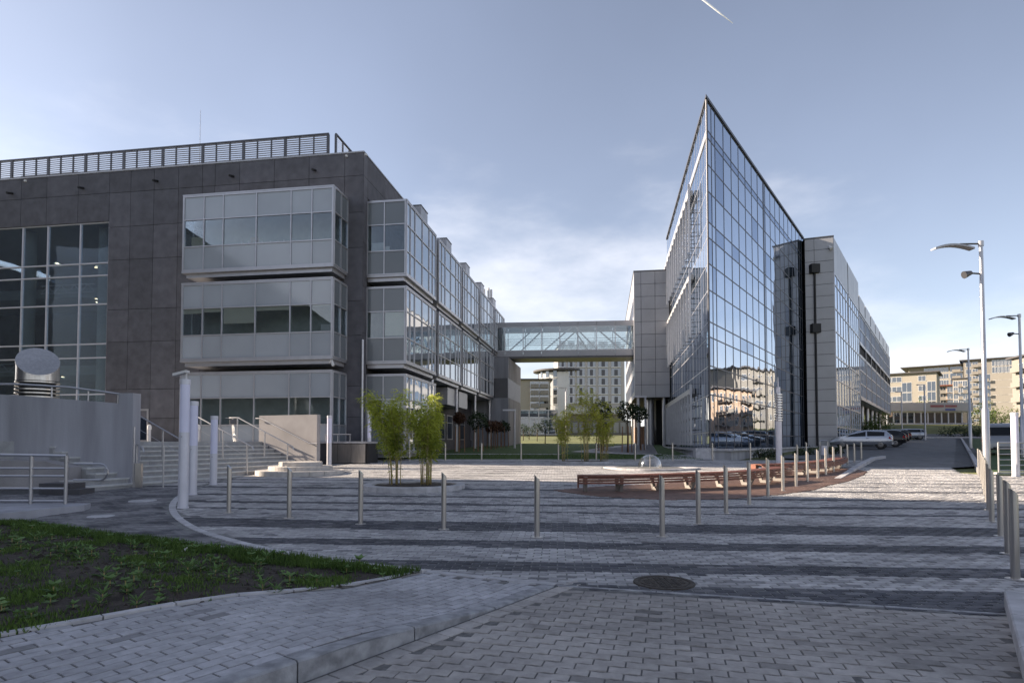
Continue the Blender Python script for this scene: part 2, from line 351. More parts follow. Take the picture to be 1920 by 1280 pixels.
def terrain():
    xs = [-4000,-1500,-700,-350,-200,-120]+list(range(-90,31,15))+list(range(32,50,2))+[60,80,110,150,220,350,700,1500,4000]
    ys = [-3000,-800,-200,-60,-20,0,10,20,30,40,50,60,70,80,88]+list(range(92,118,2))+[130,150,175,200,260,400,800,2000,5000]
    m = MB(); vs = [(x, y, gz(x, y)-.10) for y in ys for x in xs]; nx = len(xs)
    m.add(vs, [(j*nx+i, j*nx+i+1, (j+1)*nx+i+1, (j+1)*nx+i) for j in range(len(ys)-1) for i in range(nx-1)])
    tag(m.build('ground', M['meadow'], smooth='all'), kind='structure')
terrain()

K_FAR = Vector((.43, 6.13)); KD = (Vector((-1.29, 3.68)) - K_FAR).normalized()       # kerb line, towards the camera
def kh(x, y):
    s = (Vector((x, y)) - K_FAR).dot(KD); return .125 * ss((s - 1.0) / 1.7)
K_NEAR = K_FAR + KD * 7.0
ARC_C = None
def circ3(a, b, c):
    ax, ay = a; bx, by = b; cx, cy = c; d = 2*(ax*(by-cy)+bx*(cy-ay)+cx*(ay-by))
    ux = ((ax*ax+ay*ay)*(by-cy)+(bx*bx+by*by)*(cy-ay)+(cx*cx+cy*cy)*(ay-by))/d
    uy = ((ax*ax+ay*ay)*(cx-bx)+(bx*bx+by*by)*(ax-cx)+(cx*cx+cy*cy)*(bx-ax))/d
    return (ux, uy), math.hypot(ax-ux, ay-uy)
ARC_C, ARC_R = circ3(G(330, 935), G(361, 988), G(640, 1054))

BORD = [(-1.0, 6.75), (.43, 6.13), (4.2, 5.08), (9.5, 3.6)]
PLAZA = [(-8.62, 10.62)] + BORD + [(14, 3.0), (26, 12), (26.5, 21.2), (17.0, 21.2), (16.6, 22.4), (18.6, 25.6), (14.9, 25.6), (18.8, 31.1), (-8.6, 31.1), (-8.2, 26), (-8.1, 24.6), (-11.3, 15.6), (-14.5, 15.0), (-14.5, 12.4), (-9.0, 12.4), (-9.0, 10.9)]
ROAD = [(.43, 6.13), (4.2, 5.08), (3.35, 4.0), (1.0, .9), tuple(K_NEAR)]
SIDEW = [(-1.0, 6.75), (.43, 6.13), tuple(K_NEAR), (-9.0, -1.6)]
BED = [(-1.0, 6.73), (-8.62, 10.60), (-13, 10.5), (-13, -2), (-9.0, -1.6)]
PL1 = (-2.75, 17.0, 1.42); PL2 = (3.43, 29.2, 1.5); FNT = (5.8, 25.3, 2.0); PL3 = (20.2, 17.6, 1.5)
SDE = [(1.1,16.3),(2.0,15.0),(3.6,14.2),(5.2,14.4),(6.8,15.3),(8.2,16.4),(9.3,17.7),(10.5,18.9),(11.6,20.3),(12.6,21.6),(13.6,23.1),(14.0,24.6),(12.6,25.1),(11.0,23.6),(9.4,22.0),(8.0,20.9),(6.4,19.5),(4.4,18.2),(2.4,17.3)]
circles = [PL1, PL2, FNT, PL3]

plaza = sheet('plaza', PLAZA, -.006, M['joint'])
road = sheet('road', ROAD, -.006, M['joint_dark'])
sidewalk = sheet('sidewalk', SIDEW, -.006, M['joint_dark'], zfun=kh, cuts=[i*.2 for i in range(-8, 35)], xcuts=[i*.2 for i in range(-45, 3)])

# ---- paving stones
def wavy(L, W, a, gap, hz=.03):
    """outline with one full wave along the long edges, and lower ring"""
    l = L - gap; w = W - gap; xs = [-l/2, -l/6, l/6, l/2]
    f = lambda x: a * math.sin(2*math.pi*x/L)
    top = [(x, -w/2+f(x)) for x in xs] + [(x, w/2+f(x)) for x in xs[::-1]]
    return top
def rect(L, W, gap): l = L-gap; w = W-gap; return [(-l/2,-w/2),(l/2,-w/2),(l/2,w/2),(-l/2,w/2)]
def stone_tpl(out, hz, ins):
    n = len(out); cx = [(x*(1-ins/abs(x)) if abs(x) > ins else x, y*(1-ins/abs(y)) if abs(y) > ins else y) for x, y in out]
    v = [(x, y, 0) for x, y in cx] + [(x, y, -hz) for x, y in out]
    f = [tuple(range(n))] + [(i, n+i, n+(i+1)%n, (i+1)%n) for i in range(n)]
    return np.array(v), f
def stones(name, tpl, items, m, parent, single=300, zf=None, flag='stuff'):
    """items: (x, y, ang, tone, dz). The nearest `single` in view are objects of their own, the rest one part"""
    zf = zf or gz
    def vis(x, y): return y > 2.9 and abs(x) < y*.86 and y < 40
    tv, tf = tpl
    order = sorted(range(len(items)), key=lambda i: (0 if vis(items[i][0], items[i][1]) else 1, items[i][0]**2+items[i][1]**2))
    one = order[:single]; rest = order[single:]
    me = bpy.data.meshes.new(name); me.from_pydata([tuple(v) for v in tv], [], tf); me.materials.append(m)
    at_ = me.attributes.new('tone', 'FLOAT', 'POINT'); at_.data.foreach_set('value', [1.0]*len(tv))
    for i in one:
        x, y, a, tn, dz = items[i]
        o = bpy.data.objects.new(name, me); COL.objects.link(o); o.parent = parent
        gx_ = (zf(x+.05, y)-zf(x-.05, y))*10; gy_ = (zf(x, y+.05)-zf(x, y-.05))*10
        nrm = Vector((-gx_+random.gauss(0,.006), -gy_+random.gauss(0,.006), 1)).normalized()
        o.location = (x, y, zf(x, y)+dz); o.rotation_mode = 'QUATERNION'; o.rotation_quaternion = Vector((0,0,1)).rotation_difference(nrm) @ Matrix.Rotation(a, 3, 'Z').to_quaternion(); o.color = (tn, tn, tn, 1)
    if not rest: return
    n = len(rest); k = len(tv)
    A = np.array([items[i] for i in rest]); c, s_ = np.cos(A[:,2]), np.sin(A[:,2])
    z0 = np.array([zf(items[i][0], items[i][1]) for i in rest]) + A[:,4]
    X = A[:,0,None] + c[:,None]*tv[None,:,0] - s_[:,None]*tv[None,:,1]
    Y = A[:,1,None] + s_[:,None]*tv[None,:,0] + c[:,None]*tv[None,:,1]
    tx = rng.normal(0,.006,(n,1)); ty = rng.normal(0,.006,(n,1))
    Z = z0[:,None] + tv[None,:,2] + tx*tv[None,:,1] + ty*tv[None,:,0]
    GX = np.array([(zf(items[i][0]+.05, items[i][1])-zf(items[i][0]-.05, items[i][1]))*10 for i in rest]); GY = np.array([(zf(items[i][0], items[i][1]+.05)-zf(items[i][0], items[i][1]-.05))*10 for i in rest])
    Z = Z + GX[:,None]*(X-A[:,0,None]) + GY[:,None]*(Y-A[:,1,None])
    co = np.stack([X, Y, Z], -1).reshape(-1, 3)
    sizes = np.array([len(f) for f in tf]); loop = np.concatenate([np.array(f) for f in tf])
    loops = (loop[None,:] + (np.arange(n)*k)[:,None]).ravel(); tot = np.tile(sizes, n)
    me = bpy.data.meshes.new(name+'_field'); me.vertices.add(n*k); me.vertices.foreach_set('co', co.ravel())
    me.loops.add(len(loops)); me.loops.foreach_set('vertex_index', loops.astype(np.int32))
    me.polygons.add(len(tot)); st = np.concatenate([[0], np.cumsum(tot)[:-1]]); me.polygons.foreach_set('loop_start', st.astype(np.int32))
    try: me.polygons.foreach_set('loop_total', tot.astype(np.int32))
    except Exception: pass
    me.update(calc_edges=True); me.validate()
    at_ = me.attributes.new('tone', 'FLOAT', 'POINT'); at_.data.foreach_set('value', np.repeat(A[:,3], k))
    me.polygons.foreach_set('use_smooth', np.zeros(len(tot), dtype=bool)); me.materials.append(m); o = bpy.data.objects.new(name+'_field', me); COL.objects.link(o); o.parent = parent; o['kind'] = flag

M['cobble'] = attr_mat('granite_paver', (.060,.062,.075), (.52,.505,.50))
M['brick'] = attr_mat('grey_sidewalk_brick', (.13,.13,.13), (.54,.53,.55))
M['paver'] = attr_mat('grey_wavy_paver', (.10,.095,.09), (.50,.465,.435))
BANDS = [(3.0,6.40),(6.95,7.5),(8.5,9.05),(10.05,10.95),(12.2,12.4),(13.2,13.55),(14.65,14.95),(16.4,16.8)]
v = 17.9
while v < 34: w = random.uniform(.12,.26); BANDS.append((v, v+w)); v += random.uniform(1.0,1.35)
def band(x, y):
    # lower border of the plaza runs steeper than the bands, which stay nearly parallel to the picture
    vv = y + .075*x + .10*math.sin(x*.21+1) + .03*noise.noise((x*2.2, y*3, 7))
    for a, b in BANDS:
        if a <= vv <= b: return True
    return False
def in_circ(x, y, pad=0):
    return any((x-c[0])**2+(y-c[1])**2 < (c[2]+pad)**2 for c in circles) or (1 < x < 14.2 and inpoly(x, y, SDE))
near, mid = [], []
L, W = .205, .105
ang = math.atan(-.075); ca, sa = math.cos(ang), math.sin(ang)
for j in range(int(2.8/W), int(33/W)):
    v = j*W
    xr = min(26, v*1.1+2)
    for i in range(int(-min(15, v*1.1+1.5)/L), int(xr/L)+1):
        u = (i + .5*(j % 2))*L
        x = u*ca - v*sa; y = u*sa + v*ca
        if abs(x) > y*1.05+1.2: continue
        if not inpoly(x, y, PLAZA) or in_circ(x, y, .04): continue
        d = math.hypot(x-ARC_C[0], y-ARC_C[1])
        if abs(d-ARC_R) < .13 and x < 0: continue
        out_ = d > ARC_R and x < 0 and y < 17
        if out_: tn = .26+.3*noise.noise((x*1.5, y*1.5, 0))+random.uniform(-.14,.16)
        elif band(x, y): tn = random.uniform(.0,.15) + (.16 if random.random() < .08 else 0)
        else: tn = (random.uniform(.55,1.0) if random.random() > .10 else random.uniform(.25,.55)) + (.22 if y > 18 else 0) + .25*noise.noise((x*.8, y*.8, 3))  # far stones lightened in colour to imitate stronger sun on that strip
        if 8.9 < math.hypot(x-9, y-22) < 0: pass
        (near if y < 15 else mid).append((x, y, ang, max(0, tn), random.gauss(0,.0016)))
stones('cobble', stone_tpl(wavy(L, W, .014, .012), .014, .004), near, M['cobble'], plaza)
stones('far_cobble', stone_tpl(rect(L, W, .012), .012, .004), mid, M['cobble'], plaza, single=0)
# sidewalk bricks, running bond along the kerb
it = []; L, W = .205, .105; kd = -KD; kn = Vector((kd.y, -kd.x)); a = math.atan2(kd.y, kd.x)
kerb_w = .15
for j in range(0, 60):
    off = kerb_w + .012 + (j+.5)*W
    for i in range(-45, 12):
        p = K_FAR - kn*off + kd*((i+.5*(j % 2))*L)
        if p.y < .6 or not inpoly(p.x, p.y, SIDEW): continue
        q1 = p + kd*L*.5; q2 = p - kd*L*.5
        tn = random.gauss(.74,.06) + .15*noise.noise((p.x*1.2, p.y*1.2, 1)); 
        if random.random() < .025: tn = random.uniform(.25,.5)
        it.append((p.x, p.y, a, tn, random.gauss(0,.0014)))
stones('brick', stone_tpl(rect(L, W, .009), .012, .003), it, M['brick'], sidewalk, zf=kh)
# wavy pavers in the lane by the camera
it = []; L, W = .212, .108; a = math.atan2(-.262, 1); ru = Vector((math.cos(a), math.sin(a))); rn = Vector((-ru.y, ru.x))
for j in range(0, 56):
    for i in range(-36, 32):
        p = Vector((.43, 6.13)) - rn*(.10+(j+.5)*W) + ru*((i+.5*(j % 2))*L)
        if p.y < .9 or not inpoly(p.x, p.y, ROAD): continue
        dk = (p-K_FAR).dot(Vector((KD.y, -KD.x)))
        if abs(dk) < .20: continue
        tn = random.gauss(.72,.06) + .2*noise.noise((p.x*.9, p.y*.9, 5))
        if random.random() < .03: tn = random.uniform(.3,.5)
        if noise.noise((p.x*.5, p.y*.5, 9)) > .38: tn -= .15
        it.append((p.x, p.y, a, tn, random.gauss(0,.0018)))
stones('paver', stone_tpl(wavy(L, W, .011, .007), .013, .003), it, M['paver'], road)
# flat gutter row beside the kerb
it = []
for i in range(-2, 34):
    p = K_FAR + KD*(i*.2+.1) + Vector((-KD.y, KD.x))*(.1 if Vector((-KD.y, KD.x)).x > 0 else -.1)
    it.append((p.x, p.y, math.atan2(KD.y, KD.x), random.gauss(.85,.06), 0))
stones('gutter_stone', stone_tpl(rect(.2, .155, .01), .012, .003), it, M['paver'], road)

# ---- kerbs
def kerb(name, path, w, h, m, label, cat='kerb', piece=1.0, zbase=None, hf=None, side=1, parent=None):
    """kerb stones laid along a path, each stone its own part"""
    zb = zbase or gz; hf = hf or (lambda x, y: h)
    if parent is None:
        root = thing(name, label, cat, (path[0][0], path[0][1], zb(*path[0])))
    else: root = parent
    pts = [Vector(p) for p in path]; seg = []
    for a, b in zip(pts, pts[1:]):
        n = max(1, round((b-a).length/piece)); seg += [(a.lerp(b, i/n), a.lerp(b, (i+1)/n)) for i in range(n)]
    for a, b in seg:
        d = (b-a).normalized(); nn = Vector((-d.y, d.x))*side; g = .006
        a2 = a + d*g; b2 = b - d*g; m_ = MB()
        ch = .012 if h > .03 else .003
        prof = [(0, -.12, 0), (0, -ch, 1), (ch, 0, 1), (w-ch, 0, 1), (w, -ch, 1), (w, -.12, 0)]
        ring = []
        for p in (a2, b2):
            z0 = zb(p.x, p.y); hh = hf(p.x, p.y)
            for o_, dz, top in prof:
                q = p + nn*o_; ring.append((q.x, q.y, z0 + (hh+dz if top else -.1)))
        fs = [(i, i+1, 7+i, 6+i) for i in range(5)] + [(0,1,2,3,4,5)[::-1], (6,7,8,9,10,11)]
        if side < 0: fs = [f[::-1] for f in fs]
        fs = [f[::-1] for f in fs]
        m_.add(ring, fs); m_.build('kerb_stone', m, root, fix=True)
    return root
kerb('kerb', [tuple(K_NEAR), tuple(K_FAR+KD*0.0)], kerb_w, .13, M['kerb_dark'], 'dropped concrete kerb falling to street level between brick sidewalk and wavy pavers', zbase=lambda x, y: 0.0, hf=lambda x, y: kh(x, y)+.012, side=1)
kerb('lawn_edging', [(-9.2, 10.9), (-1.0, 6.76)], .07, .03, M['kerb'], 'narrow light concrete edging between the soil bed and the dark cobbles', 'edging', hf=lambda x, y: .03)
kerb('bed_edging', [(-9.0, -1.63), (-1.0, 6.78)], .07, .03, M['kerb'], 'narrow concrete edging between the soil bed and the brick sidewalk', 'edging', zbase=lambda x, y: kh(x, y), hf=lambda x, y: .02, side=1, piece=.5)
kerb('paving_border', [(-.98, 6.78), (.43, 6.17)], .10, .006, M['kerb'], 'light flush stone border between brick sidewalk end and cobbled plaza', 'border', hf=lambda x, y: .008)
kerb('lane_border', [(.45, 6.15), (4.25, 5.10)], .05, .006, M['kerb_dark'], 'thin flush border between wavy lane pavers and widest dark band', 'border', hf=lambda x, y: .004)
a0 = math.atan2(G(333, 926)[1]-ARC_C[1], G(333, 926)[0]-ARC_C[0]); a1 = math.atan2(6.9-ARC_C[1], -1.2-ARC_C[0])
if a0 > 0: a0 -= 2*math.pi
if a1 > 0: a1 -= 2*math.pi
kerb('curved_border', [(ARC_C[0]+(ARC_R+.06)*math.cos(a0+(a1-a0)*i/26), ARC_C[1]+(ARC_R+.06)*math.sin(a0+(a1-a0)*i/26)) for i in range(27)], .13, .006, M['kerb'], 'curved flush light stone border around the banded plaza paving', 'border', piece=.5, hf=lambda x, y: .008, side=1)
rk = kerb('kerb', [(4.38, 5.40), (3.28, 3.93), (1.4, 1.4)], .15, .14, M['kerb'], 'raised light concrete kerb in the bottom right corner of the lane', hf=lambda x, y: .14, side=1)
sheet('sidewalk_slab', [(4.40, 5.40), (3.30, 3.90), (1.42, 1.3), (9, 0), (10.5, 3.2)], .136, M['kerb'])
kerb('kerb', [(10.9, 19.95), (14.7, 25.3), (18.8, 31.15), (20.5, 33.0)], .22, .1, M['kerb'], 'long wedge shaped kerb beside the steel bollards and parked cars', hf=lambda x, y: .02+.12*ss((y-20)/6), side=1)
kerb('kerb', [(16.6, 21.4), (21.3, 27.8), (30, 39.6), (52, 69.5), (64.6, 86.6)], .2, .12, M['kerb'], 'right hand kerb of the asphalt road by the grass verge', hf=lambda x, y: .12, side=-1)
# ---- bed, asphalt, lawn, paths
def zbed(x, y):
    e = .035 + .035*noise.noise((x*1.1, y*1.1, 0)) + .03*noise.noise((x*4, y*4, 2))
    return e - .02 + kh(x, y)*.75
def bed():
    xs = np.arange(-13, 0.1, .12); ys = np.arange(-1, 11, .12); m = MB(); idx = {}
    for x in xs:
        for y in ys:
            if inpoly(x, y, BED) : idx[(round(x/.12), round(y/.12))] = None
    bm = bmesh.new(); vs = [bm.verts.new((p[0], p[1], 0)) for p in BED]; bm.faces.new(vs)
    for c in np.arange(-1.8, 10.6, .14): bmesh.ops.bisect_plane(bm, geom=bm.verts[:]+bm.edges[:]+bm.faces[:], plane_co=(0, c, 0), plane_no=(0, 1, 0))
    for c in np.arange(-10, -1, .14): bmesh.ops.bisect_plane(bm, geom=bm.verts[:]+bm.edges[:]+bm.faces[:], plane_co=(c, 0, 0), plane_no=(1, 0, 0))
    for v_ in bm.verts: v_.co.z = zbed(v_.co.x, v_.co.y)
    bmesh.ops.recalc_face_normals(bm, faces=bm.faces[:])
    me = bpy.data.meshes.new('soil'); bm.to_mesh(me); bm.free()
    if sum(p.normal.z for p in me.polygons) < 0: me.flip_normals()
    me.materials.append(M['soil']); me.polygons.foreach_set('use_smooth', [True]*len(me.polygons))
    o = bpy.data.objects.new('soil', me); COL.objects.link(o); o['kind'] = 'structure'
bed()
sheet('asphalt_road', [(14.9, 25.55), (18.75, 25.55), (65, 88), (160, 95), (160, 101), (58, 99), (60, 88), (30.6, 54.6), (20.8, 42.6), (14.6, 33.6), (16.5, 31.1), (18.9, 31.1)], -.004, M['asphalt'])
sheet('lawn', [(-7.8, 31.15), (9.6, 31.15), (10.3, 34), (13.5, 54), (15, 62), (-1, 62), (-6.5, 36)], .01, M['lawn'], cuts=[40,50])
sheet('path', [(-6, 37.0), (3, 36.6), (3, 37.6), (-6, 38.2)], .03, M['kerb'])
sheet('path', [(4.0, 41), (7.5, 36.5), (9.6, 36.8), (9.2, 38), (7.6, 38.6), (5.6, 44), (14, 60), (12, 60)], .03, M['kerb'])
sheet('path', [(7.0, 31.2), (10.6, 31.2), (11.2, 36), (9.4, 37)], .02, M['kerb'])
kerb('kerb', [(-7.9, 31.1), (9.5, 31.1)], .12, .05, M['kerb'], 'low light kerb between the plaza and the shaded lawn', hf=lambda x, y: .04, side=1)
kerb('kerb', [(60.5, 90.2), (100, 96)], .3, .15, M['kerb'], 'pale far kerb where the asphalt road meets the cross street', hf=lambda x, y: .2, side=1, piece=3)
sheet('verge', [(17.2, 21.45), (30, 21.45), (90, 60), (90, 86), (65.6, 86.6), (22, 28.0)], .015, M['lawn'], cuts=[40,50])

# ================================================================ LEFT OFFICE BUILDING
uA = Vector((-.98816, .1534)); uB = Vector((.15344, .98816)); nA = -uB; nB = -uA          # along / outward
C0 = Vector((-7.527, 30.0)); ZT = 16.15
def wpt(O, u, t, n, d): return Vector((O[0]+u[0]*t+n[0]*d, O[1]+u[1]*t+n[1]*d))
left_b = thing('office_building', 'dark concrete office building with projecting glazed bays, left of the plaza', 'building', (C0.x, C0.y, .5))
# outer shell, open where the curtain wall stands
CT0, CT1 = 14.5, 23.9
m = MB()
m.fbox(C0, uA, nA, .0, CT0, -.35, -.04, .2, ZT); m.fbox(C0, uA, nA, CT1, 28, -.35, -.04, .2, ZT)
m.fbox(C0, uA, nA, CT0, CT1, -.35, -.04, 13.47, ZT); m.fbox(C0, uA, nA, CT0, CT1, -.35, -.04, .2, 1.5)
m.fbox(C0, uB, nB, .35, 6.9, -.35, -.04, .2, ZT); m.fbox(C0, uB, nB, 6.9, 30.4, -.35, -.04, .2, 13.2)
m.fbox(C0, uA, nA, .36, 28, -12, -.36, ZT-.5, ZT-.25)
m.fbox(C0, uA, nA, .36, 28, -12.3, -12.0, .2, ZT)
m.fbox(C0, uA, nA, .36, 28, -33, -12.3, 12.6, 13.0)
m.fbox(C0, uA, nA, 27.7, 28, -33, -.36, .2, 13.2)
m.fbox(C0, uA, nA, .36, 28, -33.2, -33.0, .2, 13.2)
m.build('wall', M['backing'], left_b)
# coping
m = MB(); m.fbox(C0, uA, nA, -.05, 28, -.4, .05, ZT+.003, ZT+.07); m.fbox(C0, uB, nB, .0, 6.9, -.4, .05, ZT+.006, ZT+.073)
m.build('parapet_coping', M['metal_panel'], left_b)
# concrete cladding panels
def panels(O, u, n, ts, zs, skip, m_, name='concrete_panel', th=.035, gap=.022, parent=None):
    for i in range(len(ts)-1):
        for j in range(len(zs)-1):
            t0, t1, z0, z1 = ts[i], ts[i+1], zs[j], zs[j+1]
            if skip(.5*(t0+t1), .5*(z0+z1)): continue
            slab(name, t1-t0-gap, z1-z0-gap, th, m_, parent or left_b, O, u, .5*(t0+t1), .5*(z0+z1), d=0, n=n, tilt=.0006)
tsA = [0.0,.99,2.93,4.86,6.81,8.22,8.95,10.35,11.8,13.2,14.5]
zsA = [.3,1.5,2.75,4.3,6.85,8.6,11.3,13.1,14.98,ZT]
def skipA(t, z):
    if 1.2 < t < 8.2 and (10.2 < z < 13.0 or 5.8 < z < 8.6 or 0 < z < 4.2): return True
    if 8.22 < t < 8.95 and (11.3 < z < 13.1 or 6.85 < z < 8.6 or z < 4.3 and z > 2.75): return True
    if 11.8 < t < 14.5 and z < 2.75 and z > 1.5 and t < 13.2: return True
    if z < 1.5: return True
    return False
panels(C0, uA, nA, tsA, zsA, skipA, M['concrete_panel'])
panels(C0, uA, nA, [14.5,16.44,18.42,20.06,22.0,23.9,26,28], [13.45,15.0,ZT], lambda t, z: False, M['concrete_panel'])
panels(C0, uA, nA, [23.9,26,28], [1.5,4.3,6.85,8.6,11.3,13.45], lambda t, z: False, M['concrete_panel'])
panels(C0, uB, nB, [0,.54,3.0,5.1,6.9], [.3,2.75,4.9,7.0,9.35,11.6,14.0,14.98,ZT], lambda t, z: t > .5 and z < 14.0 and z > 0, M['concrete_panel'])
# slim windows beside the stacked bays
for z0, z1 in ((11.3, 13.08), (6.85, 8.6), (2.8, 4.3)):
    m = MB(); m.fbox(C0, uA, nA, 8.24, 8.93, -.03, .03, z0-.06, z0-.0); m.fbox(C0, uA, nA, 8.86, 8.92, -.03, .02, z0, z1); m.fbox(C0, uA, nA, 8.24, 8.86, -.03, .02, z1-.5, z1-.44)
    w = m.build('window', M['alu'], left_b)
    slab('pane', .62, z1-z0-.04, .012, M['far_win'], w, C0, uA, 8.55, .5*(z0+z1), d=-.02, n=nA)
# small drain spouts
for px, py in ((24,363),(157,353),(296,340),(438,331),(592,320)):
    t, z = hit(C0, uA, px, py); p = wpt(C0, uA, t, nA, 0); m = MB(); m.tube([(p.x, p.y, z), (p.x+nA.x*.35, p.y+nA.y*.35, z-.10)], .065, 8); m.build('drain_spout', M['black'], left_b)
for px, py in ((50,337),(651,290),(687,300)):
    t, z = hit(C0, uA, px, py); m = MB(); m.fbox(C0, uA, nA, t-.05, t+.05, .02, .12, 15.95, 16.05); m.build('spot_lamp', M['sign'], left_b)

def grid_frame(mb, O, u, n, ts, zs, w=.055, d0=-.02, d1=.05, edge=.08):
    for i, t in enumerate(ts):
        ww = edge if i in (0, len(ts)-1) else w/2
        a, b = (t, t+edge) if i == 0 else ((t-edge, t) if i == len(ts)-1 else (t-w/2, t+w/2))
        mb.fbox(O, u, n, a, b, d0, d1, zs[0], zs[-1])
    for j, z in enumerate(zs):
        a, b = (z, z+edge) if j == 0 else ((z-edge, z) if j == len(zs)-1 else (z-w/2, z+w/2))
        mb.fbox(O, u, n, ts[0]+.003, ts[-1]-.003, d0+.002, d1-.004, a, b)
def glaze(parent, O, u, n, ts, zs, mf, w=.055, tilt=.0, edge=.08, name='pane', d=0, skip=None):
    for i in range(len(ts)-1):
        for j in range(len(zs)-1):
            if skip and skip(i, j): continue
            t0 = ts[i] + (edge if i == 0 else w/2); t1 = ts[i+1] - (edge if i == len(ts)-2 else w/2)
            z0 = zs[j] + (edge if j == 0 else w/2); z1 = zs[j+1] - (edge if j == len(zs)-2 else w/2)
            mm = mf(i, j)
            if mm is None: continue
            slab('spandrel_panel' if mm in (M['spandrel'], M['spandrel_dark']) else name, t1-t0, z1-z0, .012, mm, parent, O, u, .5*(t0+t1), .5*(z0+z1), d=d, n=n, tilt=tilt)

def bay(O, u, n, width, depth, ts, zs, label, mats_front, side_far=True, dts=(0,.78,1.56), front_glass=None, side_mat=None, back_mat=None, rows=None):
    """projecting glazed box: front plane at O along u, side planes run back along -n"""
    b = MB(); fr = MB()
    fr.fbox(O, u, n, -.02, width+.02, -depth, .06, zs[0]-.10, zs[0]+.0)
    fr.fbox(O, u, n, -.02, width+.02, -depth, .06, zs[-1], zs[-1]+.06)
    fr.fbox(O, u, n, .12, width-.12, -depth, -.12, zs[0]-.30, zs[0]-.103)
    grid_frame(fr, O, u, n, ts, zs)
    O2 = wpt(O, u, 0, n, 0)
    grid_frame(fr, O2, -n, -u, dts, zs, edge=.06)
    O3 = wpt(O, u, width, n, 0)
    grid_frame(fr, O3, -n, u, dts, zs, edge=.06)
    f = fr.build('bay_window', M['alu'], left_b, fix=False); 
    if label: f['label'] = label
    sill = rows
    glaze(f, O, u, n, ts, zs, mats_front, tilt=.0012)
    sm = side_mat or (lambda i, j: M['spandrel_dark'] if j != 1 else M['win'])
    glaze(f, O2, -n, -u, dts, zs, sm, edge=.06, tilt=.001)
    glaze(f, O3, -n, u, dts, zs, sm, edge=.06, tilt=.001)
    r = MB(); r.fbox(O, u, n, .1, width-.1, -depth+.02, -.35, zs[0]+.12, zs[0]+.2); r.fbox(O, u, n, .1, width-.1, -depth+.02, -.10, zs[-1]-.3, zs[-1]-.2); r.fbox(O, u, n, .1, width-.1, -depth+.03, -depth+.05, zs[0]+.2, zs[-1]-.3)
    r.build('bay_interior', M['interior'], f)
    return f
OA = C0 + uA*.82 + nA*1.56
tA = [0,1.11,2.19,4.02,5.80,6.85,8.0]
rowsz = [[10.0,11.22,12.58,13.8],[5.55,6.77,8.12,9.35],[1.05,2.32,3.65,4.88]]
fm = lambda i, j: M['spandrel'] if j != 1 else M['win']
baysA = []
for k, zs in enumerate(rowsz):
    lab = ['top glazed bay over the entrance steps, reflecting the sky', 'middle glazed bay with cream roller blinds', 'ground floor glazed bay behind the stair rails'][k]
    f = bay(OA, uA, nA, 8.0, 1.56, tA, zs, lab, fm); baysA.append(f)
    # blinds and things on the sill seen through the window band
    if k == 1:
        for i, dz in ((5,.25),(4,.20),(3,.80),(2,.22),(1,.06),(0,.08)):
            b = MB(); b.fbox(OA, uA, nA, tA[i]+.06, tA[i+1]-.06, -.05, -.03, zs[2]-dz, zs[2]-.03); b.build('blind', M['blind'], f)
        b = MB(); b.fbox(OA, uA, nA, .25, .75, -.5, -.3, zs[1]+.12, zs[1]+.42); b.build('desk_monitor', M['sign'], f)
    if k == 0:
        b = MB(); b.fbox(OA, uA, nA, 4.15, 4.5, -.45, -.25, zs[1]+.05, zs[1]+.42); b.build('cardboard_box', M['orange'], f)
        b = MB(); b.fbox(OA, uA, nA, 7.1, 7.8, -.4, -.35, zs[1]+.05, zs[1]+.62); b.build('desk_screen', M['blind'], f)
        for q in range(9):
            t = random.uniform(2.3, 5.6); b = MB(); b.fbox(OA, uA, nA, t, t+.07, -.35, -.2, zs[1]+.04, zs[1]+random.uniform(.12,.26)); b.build('file_folder', M['sign'], f)
# bays along the side facade
OB = C0 + uB*.54 + nB*2.08
baysB = [(0,5.4),(6.0,11.75),(12.25,17.7),(18.3,24.1),(24.6,30.0)]
prop = [0,.12,.26,.5,.74,.87,1.0]
for k, zs in enumerate(rowsz):
    for q, (t0, t1) in enumerate(baysB):
        if k == 2 and q > 0: continue
        wd = t1 - t0; ts = [p*wd for p in prop]; O = OB + uB*t0
        def mf(i, j, k=k): return M['bay_glass']
        dt = (0, 1.14, 2.08)
        def sm(i, j, k=k): return (M['spandrel_dark'] if (j != 1) else M['win'])
        lab = '%s storey glazed bay, %s along the side facade' % (['top','middle','ground'][k], ['nearest','second','third','fourth','farthest'][q])
        f = bay(O, uB, nB, wd, 2.08, ts, zs if k < 2 else [1.0,2.32,3.65,4.88], lab, mf, dts=dt, side_mat=sm)
        if q == 0 and k == 1:
            b = MB(); b.fbox(O, uB, nB, .03, .045, -1.08, -.05, zs[1]+.12, zs[2]-.03); b.build('blind', M['blind'], f)
        if q == 0 and k == 0:
            for a_, b_, h_ in ((1.2, 1.9, .5), (.95, 1.4, .3)):
                b = MB(); b.fbox(O, uB, nB, .15, .2, -b_, -a_+.02, zs[1]+.05, zs[1]+h_); b.build('paper_stack', M['sign'], f)
# roof boxes between the bays
for q in range(5):
    t = 6.9 + 6.05*q; m = MB(); m.fbox(C0, uB, nB, t, t+1.4, -.6, .85, 13.2, 16.1)
    o = m.build('roof_box', M['metal_panel'], left_b); m = MB(); m.fbox(C0, uB, nB, t-.03, t+1.43, -.6, .88, 16.103, 16.16); m.build('box_cap', M['alu_dark'], o)
